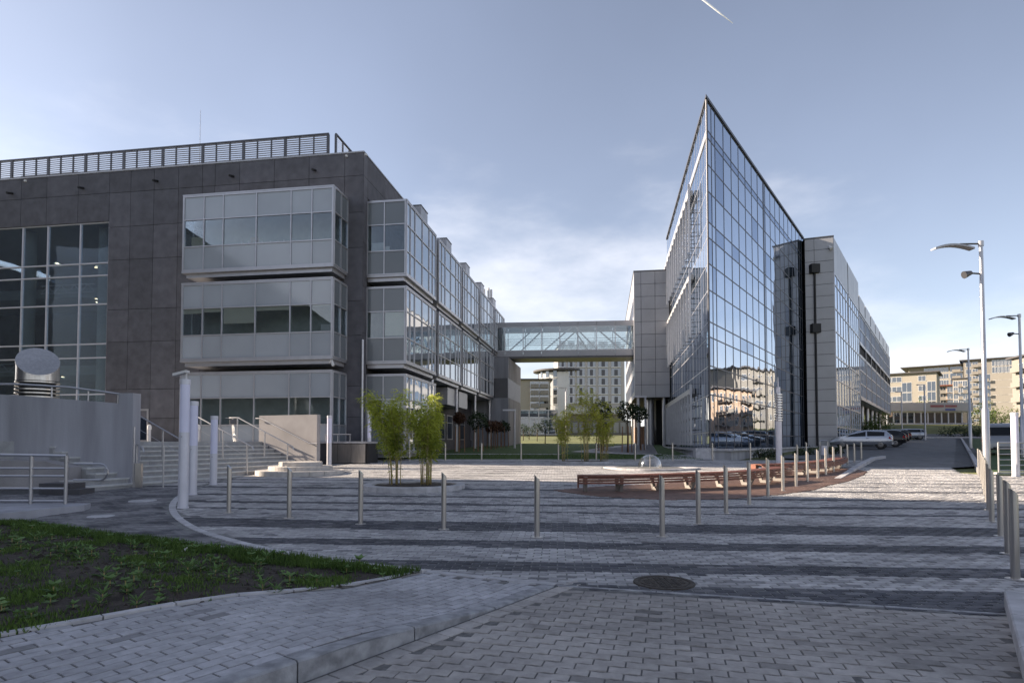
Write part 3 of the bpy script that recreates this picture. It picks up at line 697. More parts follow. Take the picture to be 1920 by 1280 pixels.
# ground floor of the side facade below the bays
gf = MB(); gf.fbox(C0, uB, nB, 6.9, 33, -.03, .02, .3, 5.4); gf.build('plinth_wall', M['concrete_panel'], left_b)
for t in (8.3, 10.6, 14.0, 16.3, 20.4, 24.6, 28.0):
    fr = MB(); zs = [1.7, 3.0, 3.6]; grid_frame(fr, C0, uB, nB, [t, t+1.7], zs, d0=.0, d1=.06); w = fr.build('window', M['alu'], left_b)
    glaze(w, C0, uB, nB, [t, t+1.7], zs, lambda i, j: M['far_win'], d=.03)
for t in (10.2, 13.4): 
    m = MB(); m.fbox(C0, uB, nB, t, t+2.6, .03, 1.7, 4.0, 5.15); m.build('hanging_duct_box', M['metal_panel'], left_b)
for q in range(6):
    p = wpt(C0, uB, .4+6.02*q+(.0 if q else 0), nB, 1.75 if q else .22)
    if q: m = MB(); m.tube([(p.x, p.y, .3), (p.x, p.y, 5.25)], .11, 12); m.build('column', M['alu'], left_b, smooth=True)
# dark corner pier and a bright tube imitating the light strip reflected on it
m = MB(); m.tube([(C0.x+.10*nA.x+.08, C0.y-.10, .4), (C0.x+.10*nA.x+.08, C0.y-.10, 6.6)], .06, 12); m.build('downpipe_or_light_strip', M['alu'], left_b, smooth=True)
# curtain wall with rooms behind it
cw_t = [14.5,16.3,18.35,19.95,21.9,23.9]; cw_z = [1.5,4.07,6.05,6.8,8.96,10.53,11.21,13.45]
fr = MB(); grid_frame(fr, C0, uA, nA, cw_t, cw_z, w=.07, d0=-.16, d1=-.04, edge=.05)
cw = fr.build('curtain_wall', M['white_metal'], left_b)
glaze(cw, C0, uA, nA, cw_t, cw_z, lambda i, j: M['win_curtain'], w=.07, edge=.05, tilt=.002, d=-.10)
m = MB()
for z in (5.3, 9.75):
    m.fbox(C0, uA, nA, 14.5, 27.6, -5, -1.4, z, z+.55)
m.build('floor_edge', M['interior'], left_b)
m = MB(); m.fbox(C0, uA, nA, 14.5, 27.6, -9, -.4, 1.2, 1.45); m.build('floor', M['interior_dark'], left_b)
m = MB(); m.fbox(C0, uA, nA, 14.2, 14.5, -9, -.4, 1.2, 13.9); m.fbox(C0, uA, nA, 14.5, 27.6, -9.1, -9, 1.2, 13.9); m.fbox(C0, uA, nA, 14.5, 27.6, -9, -.4, 13.55, 13.7)
m.build('inner_wall', M['interior_dark'], left_b)
for t in (15.75, 20.6, 25.2):
    p = wpt(C0, uA, t, nA, -1.1); m = MB(); m.tube([(p.x, p.y, 1.4), (p.x, p.y, 13.5)], .3, 20); m.build('interior_column', M['column'], left_b, smooth=True)
for z, tt in ((9.4, (16.5, 20)), (4.95, (19, 23))):
    m = MB(); p0 = wpt(C0, uA, tt[0], nA, -1.25); p1 = wpt(C0, uA, tt[1], nA, -1.25)
    for dz in (0, .45): m.tube([(p0.x,p0.y,z+dz+.6), (p1.x,p1.y,z+dz+.6)], .035, 6)
    nseg = 8
    for q in range(nseg):
        a = p0.lerp(p1, q/nseg); b = p0.lerp(p1, (q+1)/nseg); m.tube([(a.x,a.y,z+.6+.45*(q%2)), (b.x,b.y,z+.6+.45*((q+1)%2))], .022, 6)
    m.build('ceiling_truss', M['white_metal'], left_b)
for t, z, d in ((16.8,12.2,-3),(18.6,12.1,-3.5),(20.8,12.3,-3),(17.5,9.7,-2.5),(19.2,5.28,-2),(17.3,5.28,-2.4),(16.9,9.73,-1.8),(22.3,9.7,-2.6),(21.2,5.2,-2)):
    p = wpt(C0, uA, t, nA, d); m = MB(); m.lathe([(0,0),(.07,0),(.07,.05),(0,.05)], (p.x, p.y, z), 12); m.build('downlight', M['lit'], left_b)
# door, exit sign
fr = MB(); dt0, dt1 = 11.85, 13.15; grid_frame(fr, C0, uA, nA, [dt0, .5*(dt0+dt1), dt1], [1.5, 3.25], w=.12, d0=-.1, d1=.04, edge=.1); door = fr.build('glass_door', M['alu'], left_b)
glaze(door, C0, uA, nA, [dt0, .5*(dt0+dt1), dt1], [1.5, 3.25], lambda i, j: M['far_win_blue'], w=.12, edge=.1)
m = MB(); m.fbox(C0, uA, nA, dt0-.05, dt1+.05, -.06, .02, 3.25, 4.28); m.build('door_header', M['concrete_panel'], left_b)
m = MB(); m.fbox(C0, uA, nA, 12.35, 12.75, .02, .09, 3.42, 3.60); m.build('exit_sign', M['sign'], left_b)
# roof louvre screen
SO = C0 - nA*0; SO = wpt(C0, uA, 0, nA, -1.3)
def louvre(O, u, n, t0, nmod, w, z0, z1, name='roof_screen', single_last=False):
    fr = MB(); fr.fbox(O, u, n, t0-.05, t0+nmod*w+.05, -.04, .05, z1, z1+.07); fr.fbox(O, u, n, t0, t0+nmod*w, -.03, .03, z0-.05, z0)
    for i in range(nmod+1):
        ww = .07 if i % 3 == 0 else .025; fr.fbox(O, u, n, t0+i*w-ww, t0+i*w+ww, -.05, .035, z0-.8, z1-.002)
    s_ = fr.build(name, M['alu_dark'], left_b)
    base = None
    for i in range(nmod):
        if base is None:
            b = MB()
            for k in range(12):
                zc = -(z1-z0)/2 + (k+.5)*(z1-z0)/12
                b.extr([(-w/2+.03, -.02, zc-.022), (-w/2+.03, .02, zc+.008), (-w/2+.03, .02, zc+.022), (-w/2+.03, -.02, zc-.008)], (w-.06, 0, 0))
            me = bpy.data.meshes.new('louvre_panel'); me.from_pydata(b.v, [], b.f); me.materials.append(M['metal_panel']); base = me
        o = bpy.data.objects.new('louvre_panel', base); COL.objects.link(o); adopt(o, s_)
        ux = Vector((u[0],u[1],0)); uy = Vector((0,0,1)).cross(ux); t = t0+(i+.5)*w
        o.matrix_basis = Matrix(((ux.x,uy.x,0,O[0]+t*u[0]),(ux.y,uy.y,0,O[1]+t*u[1]),(0,0,1,(z0+z1)/2),(0,0,0,1)))
louvre(SO, uA, nA, 2.55, 31, .82, 16.55, 17.95)
SB = wpt(C0, uB, 0, nB, -2.15); louvre(SB, uB, nB, 1.4, 6, .85, 16.55, 17.95)
m = MB(); p = wpt(C0, uA, 21.8, nA, -3.2); m.fbox(C0, uA, nA, 19.5, 23.5, -4.5, -3, 16.2, 17.9)
rb = m.build('roof_plant_box', M['alu_dark'], left_b)
for k in range(9): m = MB(); m.fbox(C0, uA, nA, 19.5, 23.5, -3.0, -2.93, 16.5+.15*k, 16.56+.15*k); m.build('slat', M['metal_panel'], rb)
p = PT(375, 265, 36); m = MB(); m.tube([(p.x, p.y, 15.6), (p.x, p.y, PT(375, 207, 36).z)], [.03, .012], 6); m.build('roof_mast', M['alu'], left_b)
for px, h in ((116, 18.9), (915, 0)):
    if h: p = PT(px, 300, 38); m = MB(); m.tube([(p.x, p.y, 15.6), (p.x, p.y, h)], .02, 6); m.build('roof_mast', M['alu'], left_b)
# phone antennas on the far roof end
for px, py, w in ((908,542,.10),(916,540,.12),(921,543,.12)):
    p = PT(px, py, 62); m = MB(); m.tube([(p.x, p.y, 13), (p.x, p.y, p.z)], w, 8); m.build('antenna', M['white'], left_b, smooth=True)
# concrete end wing
W0 = Vector((.9, 62.0)); 
m = MB(); m.fbox(W0, uB, nB, -8, 0, -9, 0, 0.8, 5.5); m.build('end_wing_lower', M['render_wall'], left_b)
m = MB(); m.fbox(W0, uB, nB, -8, -.0, -9, -.06, 5.5, 7.3); m.build('end_wing_louvre_band', M['alu_dark'], left_b)
m = MB(); m.fbox(W0, uB, nB, -8, 0, -9, .0, 7.3, 9.2); m.build('end_wing_upper', M['render_wall'], left_b)
for k in range(26):
    m = MB(); m.fbox(W0, uB, nB, -7.9+k*.3, -7.82+k*.3, -.06, .02, 5.52, 7.28); m.build('fin', M['alu'], left_b)

# ================================================================ BRIDGE
BR0 = PT(943, 640, 56.3); BR1 = PT(1183, 640, 55.0)
b0 = Vector((BR0.x-1.5, BR0.y+.05)); b1 = Vector((BR1.x+2.0, BR1.y-.05)); ub = (b1-b0).normalized(); nb_ = Vector((ub.y, -ub.x)); LB = (b1-b0).length
bz0 = 1.45 + (830-671)/F*56; bz1 = 1.45 + (830-603)/F*56
bridge = thing('skywalk_bridge', 'glazed steel skywalk bridge linking the two office buildings', 'footbridge', (b0.x, b0.y, bz0))
m = MB(); m.fbox(b0, ub, nb_, 0, LB, -3.0, .0, bz0+.0, bz0+.22); m.build('floor_slab', M['alu_dark'], bridge)
nsp = 9; step = LB/nsp
for i in range(nsp):
    for side in (0, -3.0):
        slab('fascia_panel', step-.03, .52, .05, M['metal_panel'], bridge, b0, ub, (i+.5)*step, bz0+.43, d=side+.03*(1 if side == 0 else -1), n=nb_)
        slab('roof_fascia_panel', step-.03, .38, .05, M['metal_panel'], bridge, b0, ub, (i+.5)*step, bz1-.20, d=side+.03*(1 if side == 0 else -1), n=nb_)
m = MB(); m.fbox(b0, ub, nb_, 0, LB, -3.0, 0, bz1-.05, bz1+.02); m.build('roof', M['metal_panel'], bridge)
gz0, gz1 = bz0+.70, bz1-.40
for side in (0, -3.0):
    fr = MB(); ts = [step*i for i in range(nsp+1)]
    grid_frame(fr, b0, ub, nb_, ts, [gz0, gz1], w=.07, d0=side-.05, d1=side+.03, edge=.06); gf_ = fr.build('glazing', M['alu'], bridge)
    glaze(gf_, b0, ub, nb_, ts, [gz0, gz1], lambda i, j: M['bridge_glass'], w=.07, edge=.06, d=side)
m = MB()
for side in (-.35, -2.65):
    P3 = lambda t, z: (b0.x+ub.x*t+nb_.x*side, b0.y+ub.y*t+nb_.y*side, z)
    for k, (ta, tb_) in enumerate([(1.6,4.2),(4.9,7.6),(10.0,7.8),(13.4,10.8)] if side > -1 else [(2.2,4.6),(5.4,8.0),(9.4,7.9),(12.8,10.2)]):
        m.tube([P3(ta+.4, gz0), P3(tb_+.4, gz1)], .07, 6)
    for z in (gz0+.95, gz0+1.15): m.tube([P3(0, z-.0), P3(LB, z)], .03, 6)
    m.tube([P3(0, gz0+.03), P3(LB, gz0+.03)], .08, 6); m.tube([P3(0, gz1-.03), P3(LB, gz1-.03)], .08, 6)
m.build('truss', M['alu'], bridge)
m = MB(); m.fbox(b0, ub, nb_, .6, 1.4, -2.9, -.2, gz0-.4, gz1); m.build('end_portal', M['alu_dark'], bridge)

# ================================================================ RIGHT WEDGE BUILDING
uL = Vector((.1603, .98707)); uR = Vector((.58362, .81203)); nL = Vector((-uL.y, uL.x)); nR = Vector((uR.y, -uR.x))
AP = Vector((10.875, 33.0)); LEN_R = 28.3; LEN_L = 23.4; ZW = 20.6
wedge = thing('wedge_office_building', 'tall mirror glazed office building with a knife sharp corner, right of the plaza', 'building', (AP.x, AP.y, .6))
# dark body set a little inside the glass skin
PB = AP + uL*LEN_L; PC = AP + uR*LEN_R
inn = lambda p: p
body = [AP + uL*1.2 + Vector((.16,.9)), PC + nR*-.25 - uR*.1, PC + Vector((-6, 8)), PB - nL*.9]
m = MB(); m.prism([tuple(p) for p in body], 1.0, 20.3); m.build('wall', M['backing'], wedge)
m = MB(); top = [AP - (uL+uR).normalized()*.35, AP + uR*LEN_R + nR*.10, PC + Vector((-6, 8)), PB + nL*.10]
m.prism([tuple(p) for p in top], ZW, ZW+.16); m.build('roof_edge', M['alu_dark'], wedge)
Rt = [.03, .75, 1.42] + [1.42+1.62*k for k in range(1, 8)] + [13.0, 13.35] + [13.35+1.62*k for k in range(1, 9)] + [27.3, LEN_R]
Rz = [.72,2.03,4.10,5.70,7.30,8.15,9.92,11.40,12.86,13.74,15.47,16.98,18.48,18.92,ZW]
fr = MB(); grid_frame(fr, AP, uR, nR, Rt, Rz, w=.07, d0=-.03, d1=.022, edge=.05)
gr = fr.build('right_glass_facade', M['alu_dark'], wedge)
dark_cells = {}
def mr_(i, j):
    if j == 12: return M['mirror_b']
    return M['mirror_b'] if random.random() < .16 else M['mirror']
Rt_m = Rt
glaze(gr, AP, uR, nR, Rt, Rz, mr_, w=.05, edge=.05, tilt=.0011, d=.0)
# left face: lower sheet with recessed window bands behind fins
Lt = [.03,.8,1.7,2.7,3.7,4.8] + [4.8+1.55*k for k in range(1, 12)] + [LEN_L]
Lz = Rz
fr = MB(); grid_frame(fr, AP, uL, nL, Lt, Lz, w=.05, d0=-.03, d1=.015, edge=.04)
gl = fr.build('left_glass_facade', M['alu'], wedge)
def ml_(i, j): return M['mirror']
glaze(gl, AP, uL, nL, Lt, Lz, ml_, w=.05, edge=.04, tilt=.0009)
m = MB(); m.fbox(AP, uL, nL, .0, LEN_L, .016, .05, 18.48, 18.92); m.build('light_band', M['alu'], wedge)
m = MB(); m.tube([(AP.x-.01, AP.y-.03, .7), (AP.x-.01, AP.y-.03, ZW)], .06, 8); m.build('corner_profile', M['alu_dark'], wedge)
# sun fins on brackets in front of the left face
for t0, zt, zb in ((4.9, 17.4, 13.8), (4.9, 11.95, 8.3), (4.9, 4.6, 1.5)):
    m = MB(); m.fbox(AP, uL, nL, t0+.5, LEN_L, .05, .34, zt, zt+.34); hd = m.build('fin_header', M['metal_panel_pale'], wedge)
    for k in range(13):
        t = t0 + k*(LEN_L-t0)/12.5
        m = MB(); m.fbox(AP, uL, nL, t-.04, t+.04, .30, .44, zb-.2, zt+(.55 if k == 0 else -.003)); fn = m.build('sun_fin', M['alu'], wedge)
        m = MB()
        for z in np.arange(zb, zt, .75): m.fbox(AP, uL, nL, t-.02, t+.02, .03, .30, z, z+.05)
        m.build('bracket', M['alu_dark'], fn)
# low retaining wall and podium round the foot
q0 = AP - uL*.9 + nR*.2
m = MB(); m.prism([tuple(AP+nR*1.0-uL*.6), tuple(AP+uR*30+nR*1.0), tuple(AP+uR*30-nR*.2), tuple(AP+uL*22+nL*-.2), tuple(AP+uL*22+nL*.7), tuple(AP+nL*.7-uL*.6)], .3, 1.02); m.build('podium', M['render_wall'], wedge)
m = MB(); m.prism([tuple(AP+nR*1.12-uL*.7), tuple(AP+uR*30+nR*1.12), tuple(AP+uR*30+nR*.7), tuple(AP+nR*.7-uL*.2), tuple(AP+nL*.5+uL*.4), tuple(AP+uL*22+nL*.5), tuple(AP+uL*22+nL*.85), tuple(AP+nL*.8-uL*.7)], 1.02, 1.14); m.build('podium_coping', M['kerb'], wedge)
m = MB(); m.prism([tuple(AP+nL*.9-uL*.9), tuple(AP+nL*.3-uL*.9+Vector((.5,0))), tuple(AP+nL*.3+uL*.2), tuple(AP+nL*.9+uL*.2)], .3, 1.17); m.build('podium_pier', M['kerb'], wedge)

# grey metal clad block on the left flank
B0 = PT(1189, 600, 54.0); blk0 = Vector((B0.x, B0.y)); uF = Vector((.988, -.153)); blkW = 3.1
zb0 = 1.45+(830-745)/F*54; zb1 = 1.45+(830-507)/F*54
m = MB(); m.fbox(blk0, uF, Vector((-.153,-.988)), .03, blkW+3, -22, -.06, zb0+.02, zb1-.02); blkbody = m.build('side_block', M['backing'], wedge)
nF = Vector((-.153, -.988)); nrow = 10; hr = (zb1-zb0)/nrow
for j in range(nrow):
    for (a, b) in ((0,.62),(.62,1.86),(1.86,3.1)):
        slab('metal_panel', b-a-.03, hr-.03, .05, M['metal_panel'], blkbody, blk0, uF, .5*(a+b), zb0+(j+.5)*hr, d=-.03, n=nF)
bl_u = Vector((.153, .988)); bl_n = Vector((-.988, .153))
m = MB(); m.fbox(blk0, uF, nF, -.04, blkW, -22, .02, zb1, zb1+.1); m.build('block_coping', M['alu_dark'], blkbody)
tz = [zb0, zb0+2.3, zb0+4.6, zb0+7, zb0+9.3, zb1-1.0]; 
for k in range(10):
    for j in range(4):
        fr = MB(); t0 = .6+2.1*k; grid_frame(fr, blk0, bl_u, bl_n, [t0, t0+1.7], [tz[j]+.5, tz[j+1]-.2], w=.05, d0=-.05, d1=.04); w = fr.build('window', M['alu'], blkbody)
        glaze(w, blk0, bl_u, bl_n, [t0, t0+1.7], [tz[j]+.5, tz[j+1]-.2], lambda i, j: M['mirror_b'])
m = MB(); m.fbox(blk0, bl_u, bl_n, 0, 22, -.05, -.0, zb0+.02, zb1-.01); m.build('side_cladding', M['metal_panel'], blkbody)
# covered ground level below the block
m = MB(); m.fbox(blk0, uF, nF, 2.2, 6, -20, -4, .8, zb0); m.build('recessed_wall', M['backing'], wedge)
for t, d in ((.35,-.4),(1.6,-3),(2.6,-.6),(.4,-8),(.4,-14)):
    p = wpt(blk0, uF, t, nF, d); m = MB(); m.tube([(p.x, p.y, .8), (p.x, p.y, zb0+.05)], .14 if t != 1.6 else .35, 14); m.build('column', M['alu'], wedge, smooth=True)
m = MB(); m.fbox(blk0, uF, nF, .3, 1.3, -9, -5, .9, 3.0); m.build('low_brick_wall', M['stake'], wedge)

# ---- tall clad wing at the right end
P1 = Vector((27.05, 55.0)); P2 = Vector((29.25, 54.15)); uW = (P2-P1).normalized(); nW = Vector((uW.y, -uW.x)); wW = (P2-P1).length
zw0, zw1 = .95, 20.2
m = MB(); m.prism([tuple(P1-nW*.06), tuple(P2-nW*.06), tuple(P2+uR*19.5-nR*.06), tuple(P1+uR*14+Vector((-3,4)))], zw0, zw1-.03); wing = m.build('end_block', M['backing'], wedge)
nr = 18; hr = (zw1-zw0)/nr
for j in range(nr):
    for a, b in ((.0, 1.0*wW*.33), (wW*.33, wW)):
        slab('metal_panel', b-a-.03, hr-.035, .06, M['metal_panel'], wing, P1, uW, .5*(a+b), zw0+(j+.5)*hr, d=-.02, n=nW)
m = MB(); m.fbox(P1, uW, nW, -.1, wW+.05, -2, .05, zw1, zw1+.12); m.build('coping', M['alu_dark'], wing)
p = wpt(P1, uW, wW*.33, nW, .12); m = MB(); m.tube([(p.x,p.y,zw0),(p.x,p.y,17.6)], .10, 8); dp = m.build('downpipe_or_light_strip', M['black'], wing)
for z in (17.4, 11.9): m = MB(); m.box(p.x-.38, p.x+.38, p.y-.28, p.y+.28, z-.4, z+.4); m.build('pipe_hopper', M['black'], wing)
p = wpt(P1, uW, wW*.86, nW, .05); m = MB(); m.tube([(p.x,p.y,19.3),(p.x,p.y-.35,19.0)], .13, 8); m.build('floodlight', M['white'], wing)
# facade of the wing towards the road
Wt = [0,1.4,3,5,7.6,9.4]; 
for t0, t1 in ((0, 9.5), (10.0, 19.3)):
    ww = t1-t0; ts = [t0+ww*q for q in (0,.2,.4,.6,.8,1)]; zs = [zw0, 2.9,4.9,7.2,9.3,11.6,13.7,15.9,17.0]
    fr = MB(); grid_frame(fr, P2, uR, nR, ts, zs, w=.12, d0=-.03, d1=.05, edge=.2); f = fr.build('glass_strip_facade', M['alu'], wedge)
    glaze(f, P2, uR, nR, ts, zs, lambda i, j: M['mirror'], w=.12, edge=.2, tilt=.001)
    for q in range(4): slab('metal_panel', ww/4-.04, 3.1, .06, M['metal_panel'], f, P2, uR, t0+ww*(q+.5)/4, 18.6, d=0, n=nR)
m = MB(); m.fbox(P2, uR, nR, 9.5, 10.0, -.3, .02, zw0, zw1); m.build('dark_joint', M['backing'], wedge)
m = MB(); m.fbox(P2, uR, nR, 19.5, 68.0, -9, -.1, 6.6, 18.7); m.fbox(P2, uR, nR, 19.5, 68.0, -9, -4.5, .9, 6.6); lw = m.build('long_wing', M['backing'], wedge)
m = MB(); m.fbox(P2, uR, nR, 19.5, 68.1, -9, .12, 6.5, 6.75); m.fbox(P2, uR, nR, 19.5, 68.1, -9, .10, 12.95, 13.15); m.fbox(P2, uR, nR, 19.5, 68.1, -9, .06, 11.7, 11.85); m.fbox(P2, uR, nR, 19.5, 68.1, -9, .1, 16.8, 17.1); m.build('floor_band', M['metal_panel'], lw)
for q in range(7):
    t0 = 19.6+6.9*q; t1 = t0+6.2; ts = [t0+(t1-t0)*s for s in (0,.25,.5,.75,1)]
    for zs in ([6.8,8.4,10.0,11.7], [13.2,14.9,16.7]):
        fr = MB(); grid_frame(fr, P2, uR, nR, ts, zs, w=.12, d0=-.05, d1=.06, edge=.15); f = fr.build('window_bay', M['alu'], lw)
        glaze(f, P2, uR, nR, ts, zs, lambda i, j: M['mirror_b'], w=.12, edge=.15, tilt=.001)
    m = MB(); m.fbox(P2, uR, nR, t1, t1+.65, -.2, .08, 6.8, 16.8); m.build('dark_pier', M['alu_dark'], lw)
    m = MB(); m.fbox(P2, uR, nR, t0+.2, t1, -.6, .05, 17.12, 18.8); m.build('parapet_panel', M['metal_panel'], lw)
    m = MB(); p = wpt(P2, uR, t0, nR, -1.2); m.tube([(p.x,p.y,1),(p.x,p.y,6.5)], .25, 12); m.build('column', M['alu'], lw)
for q in range(8): m = MB(); m.fbox(P2, uR, nR, 21+5*q, 23.6+5*q, -4.6, -4.4, 1.2, 4.6); m.build('loading_door', M['metal_panel_pale'], lw)

# ================================================================ STAIRS, TERRACE, RETAINING WALLS
T0 = Vector((-14.0, 16.7)); sU = Vector((.34, .94)).normalized(); sD = Vector((sU.y, -sU.x)); SLEN = 9.6; LZ = 1.5; NST = 8; TR = .35; RS = .15
stairs = thing('entrance_stairs', 'wide grey stone stairs climbing left to the dark building entrance', 'stairs', (T0.x, T0.y, .2))
for k in range(NST):
    z1 = LZ - RS*(k+1)
    for q in range(6):
        a, b = SLEN*q/6, SLEN*(q+1)/6
        if k < 6: a += .95*(6-q)/6*(1 if q == 0 else 0)
        m = MB(); m.fbox(T0, sU, sD, a+.004, b-.004, TR*k, TR*(k+1)+.02, z1-.6, z1-.045)
        o = m.build('step', M['step'], stairs); m = MB(); m.fbox(T0, sU, sD, a+.004, b-.004, TR*k+.001, TR*(k+1)+.045, z1-.045, z1); m.build('tread', M['tread'], o)
tpts = [tuple(T0), tuple(T0+sU*SLEN), (-7.35, 25.6), (-7.35, 29.9), (-28, 33.5), (-28, 15)]
m = MB(); m.prism([tuple(T0+sU*.95+sD*.05), tuple(T0+sU*SLEN+sD*.05), tuple(T0+sU*(SLEN+.35)), (-9.3, 29.95), (-28, 32.9), (-28, 17.7), tuple(T0+sU*.9)], .3, LZ); terr = m.build('terrace', M['step'], None)
terr['kind'] = 'structure'
# right end wall of the stairs with sloping rail
E0 = T0 + sU*SLEN
rw = thing('stair_end_wall', 'warm grey rendered wall closing the right end of the entrance stairs', 'wall', (E0.x, E0.y, .4))
m = MB(); m.fbox(E0, sD, sU, -.15, 2.85, .03, .25, .3, 2.62); m.build('wall', M['render_wall_warm'], rw)
def P_(O, u, t, n, d, z): q = wpt(O, u, t, n, d); return (q.x, q.y, z)
m = MB(); m.tube([P_(E0,sD,-.25,sU,-.06,2.5), P_(E0,sD,-.0,sU,-.06,2.5), P_(E0,sD,2.6,sU,-.06,1.42), P_(E0,sD,2.95,sU,-.06,1.42)], .025, 8)
for t in (.4, 1.4, 2.4): m.tube([P_(E0,sD,t,sU,-.06,2.5-.415*t), P_(E0,sD,t,sU,.04,2.46-.415*t)], .012, 6)
m.build('handrail', M['rail'], rw, smooth=True)
# lower service front right of the stairs
sv0 = Vector((-8.15, 25.1)); 
sb = thing('service_enclosure', 'low service front with dark door and stainless panels under the right terrace end', 'enclosure', (-8.5, 28.4, .4))
so_ = Vector((-9.6, 28.35)); su = Vector((.99, -.12)).normalized(); sn = Vector((su.y, -su.x))
m = MB(); m.fbox(so_, su, sn, -.2, 2.9, -1.4, -.05, .3, 1.42); m.build('wall', M['backing'], sb)
m = MB(); m.fbox(so_, su, sn, -.25, 2.9, -1.4, .1, 1.43, 1.52); m.build('roof_slab', M['kerb'], sb)
m = MB(); m.fbox(so_, su, sn, .0, .5, -.04, .0, .5, 1.4); m.build('dark_door', M['far_win_blue'], sb)
m = MB(); m.fbox(so_, su, sn, .52, .98, -.04, .02, .5, 1.4); m.build('grey_door', M['alu_dark'], sb)
for a, b in ((1.15,1.45),(1.47,2.1),(2.12,2.8)): m = MB(); m.fbox(so_, su, sn, a, b, -.03, .04, .52, 1.4); m.build('steel_panel', M['steel'], sb)
m = MB(); m.tube([P_(so_,su,.75,sn,-.1,1.85), P_(so_,su,2.05,sn,-.1,1.85)], .025, 8)
for t in (.8, 1.4, 2.0): m.tube([P_(so_,su,t,sn,-.1,1.5), P_(so_,su,t,sn,-.1,1.85)], .02, 8)
m.build('rail', M['rail'], sb)
# handrails on the stairs
def stair_rail(s, label, flat=.6, run=2.75, back=.45):
    p = T0 + sU*s; root = thing('stair_handrail', label, 'handrail', (p.x, p.y, LZ), 'handrails on the entrance stairs')
    f = lambda d, z: P_(p, sD, d, sU, 0, z)
    m = MB(); top = LZ+.98; sl = RS/TR
    m.tube([f(-back, top), f(0, top), f(run, top-sl*run), f(run+.04, top-sl*run-.12)], .024, 8); m.build('handrail', M['rail'], root, smooth=True)
    for d in (-.02, run*.5, run-.25):
        zt = top - sl*max(0, d); zb = LZ - RS*math.ceil(max(0, d)/TR-.001); m = MB(); m.tube([f(d, zb-.05), f(d, zt)], .027, 10); m.build('post', M['rail'], root, smooth=True)
    m = MB()
    for dz in (.45,): m.tube([f(0, top-dz), f(run-.2, top-dz-sl*(run-.2))], .006, 5)
    m.build('tension_cable', M['rail'], root)
for s, lab in ((1.9, 'steel stair handrail nearest to the big grey wall'), (3.7, 'second steel stair handrail, behind the tallest light column'), (6.2, 'third steel stair handrail, ending by the shortest light column'), (8.3, 'farthest steel stair handrail beside the parked bicycle')): stair_rail(s, lab)
# big rendered wall at the left end of the stairs
BW = Vector((-11.02, 17.45)); bu = Vector((-1, .03)).normalized(); bn = Vector((-.03, -1)).normalized()
bw = thing('retaining_wall', 'big pale grey rendered ramp wall left of the stairs with a steel vent behind', 'wall', (-14, 17.5, .3))
m = MB(); z = lambda t: 0
prof = [(0,.30),(0,2.9),(.42,2.9),(.42,2.60),(3.2,2.82),(4.75,2.92),(4.75,2.16),(9,2.16),(9,.30)]
m.extr([P_(BW,bu,t,bn,0,z_) for t, z_ in prof], (-bn.x*.35, -bn.y*.35, 0)); m.build('wall', M['render_wall'], bw, fix=True)
m = MB(); m.tube([P_(BW,bu,.35,bn,-.15,2.86), P_(BW,bu,2.0,bn,-.15,3.08), P_(BW,bu,3.6,bn,-.15,3.18), P_(BW,bu,7.5,bn,-.15,3.18)], .032, 10)
for t, a, b in ((.55,2.6,2.88),(1.45,2.65,3.0),(2.55,2.7,3.12)): m.tube([P_(BW,bu,t,bn,-.15,a), P_(BW,bu,t,bn,-.15,b)], .022, 8)
m.tube([P_(BW,bu,4.9,bn,-.12,2.1), P_(BW,bu,4.9,bn,-.12,3.18)], .04, 10)
for z_ in (2.42, 2.8): m.tube([P_(BW,bu,4.75,bn,-.12,z_), P_(BW,bu,8,bn,-.12,z_)], .022, 8)
m.build('handrail', M['rail'], bw, smooth=True)
# darker cheek and recess under the ramp
m = MB(); m.extr([(-14.5,16.9,.1),(-12.2,16.6,.1),(-12.2,16.6,.78),(-13,16.7,.95),(-16,16.9,1.02),(-19,17,1.02),(-19,17,.1)], (0,.5,0)); m.build('lower_wall', M['render_wall_warm'], bw, fix=True)
m = MB(); m.box(-12.05, -11.25, 15.35, 15.9, .1, .42); m.box(-11.6,-10.9,15.2,15.75,.1,.28); o = m.build('dark_step_block', M['alu_dark'], bw)
# vent stack
vp = PT(71, 700, 20.5); vr = .60
vs_ = thing('vent_stack', 'stainless steel ventilation stack cut off at a slant, behind the grey ramp wall', 'vent', (vp.x, vp.y, 1.5))
nv = 40; m = MB(); zc = PT(71, 678, 20.5).z
sl = Vector((.62, -.78)); hz_ = .62
ring0 = [(vp.x+vr*math.cos(2*math.pi*k/nv), vp.y+vr*math.sin(2*math.pi*k/nv), 3.55) for k in range(nv)]
ring1 = [(vp.x+vr*math.cos(2*math.pi*k/nv), vp.y+vr*math.sin(2*math.pi*k/nv), zc - (.33*math.cos(2*math.pi*k/nv) - .40*math.sin(2*math.pi*k/nv))*1.0) for k in range(nv)]
m.add(ring0+ring1, [(k,(k+1)%nv,nv+(k+1)%nv,nv+k) for k in range(nv)]); m.build('duct', M['steel'], vs_, smooth=True)
m = MB(); ce = Vector((vp.x, vp.y, zc)); rr = [ce + (Vector(q)-ce)*1.015 + Vector((.01,-.02,.015)) for q in ring1]
fs = []
m.add(rr + [ce+Vector((.02,-.04,.045))] + [Vector(q)-Vector((0,0,.03)) for q in rr], [(k,(k+1)%nv,nv) for k in range(nv)] + [(k, nv+1+k, nv+1+(k+1)%nv, (k+1)%nv) for k in range(nv)])
cap = m.build('slanted_lid', M['steel'], vs_); 
for k in range(8):
    m = MB(); m.lathe([(vr-.08,0),(vr+.02,0),(vr+.02,.045),(vr-.08,.06)], (vp.x, vp.y, 3.48-.125*k), 36); m.build('louvre_ring', M['steel'], vs_, smooth=True)
m = MB(); m.lathe([(vr-.1,0),(vr-.1,2.2)], (vp.x, vp.y, 1.4), 32); m.build('core', M['black'], vs_)
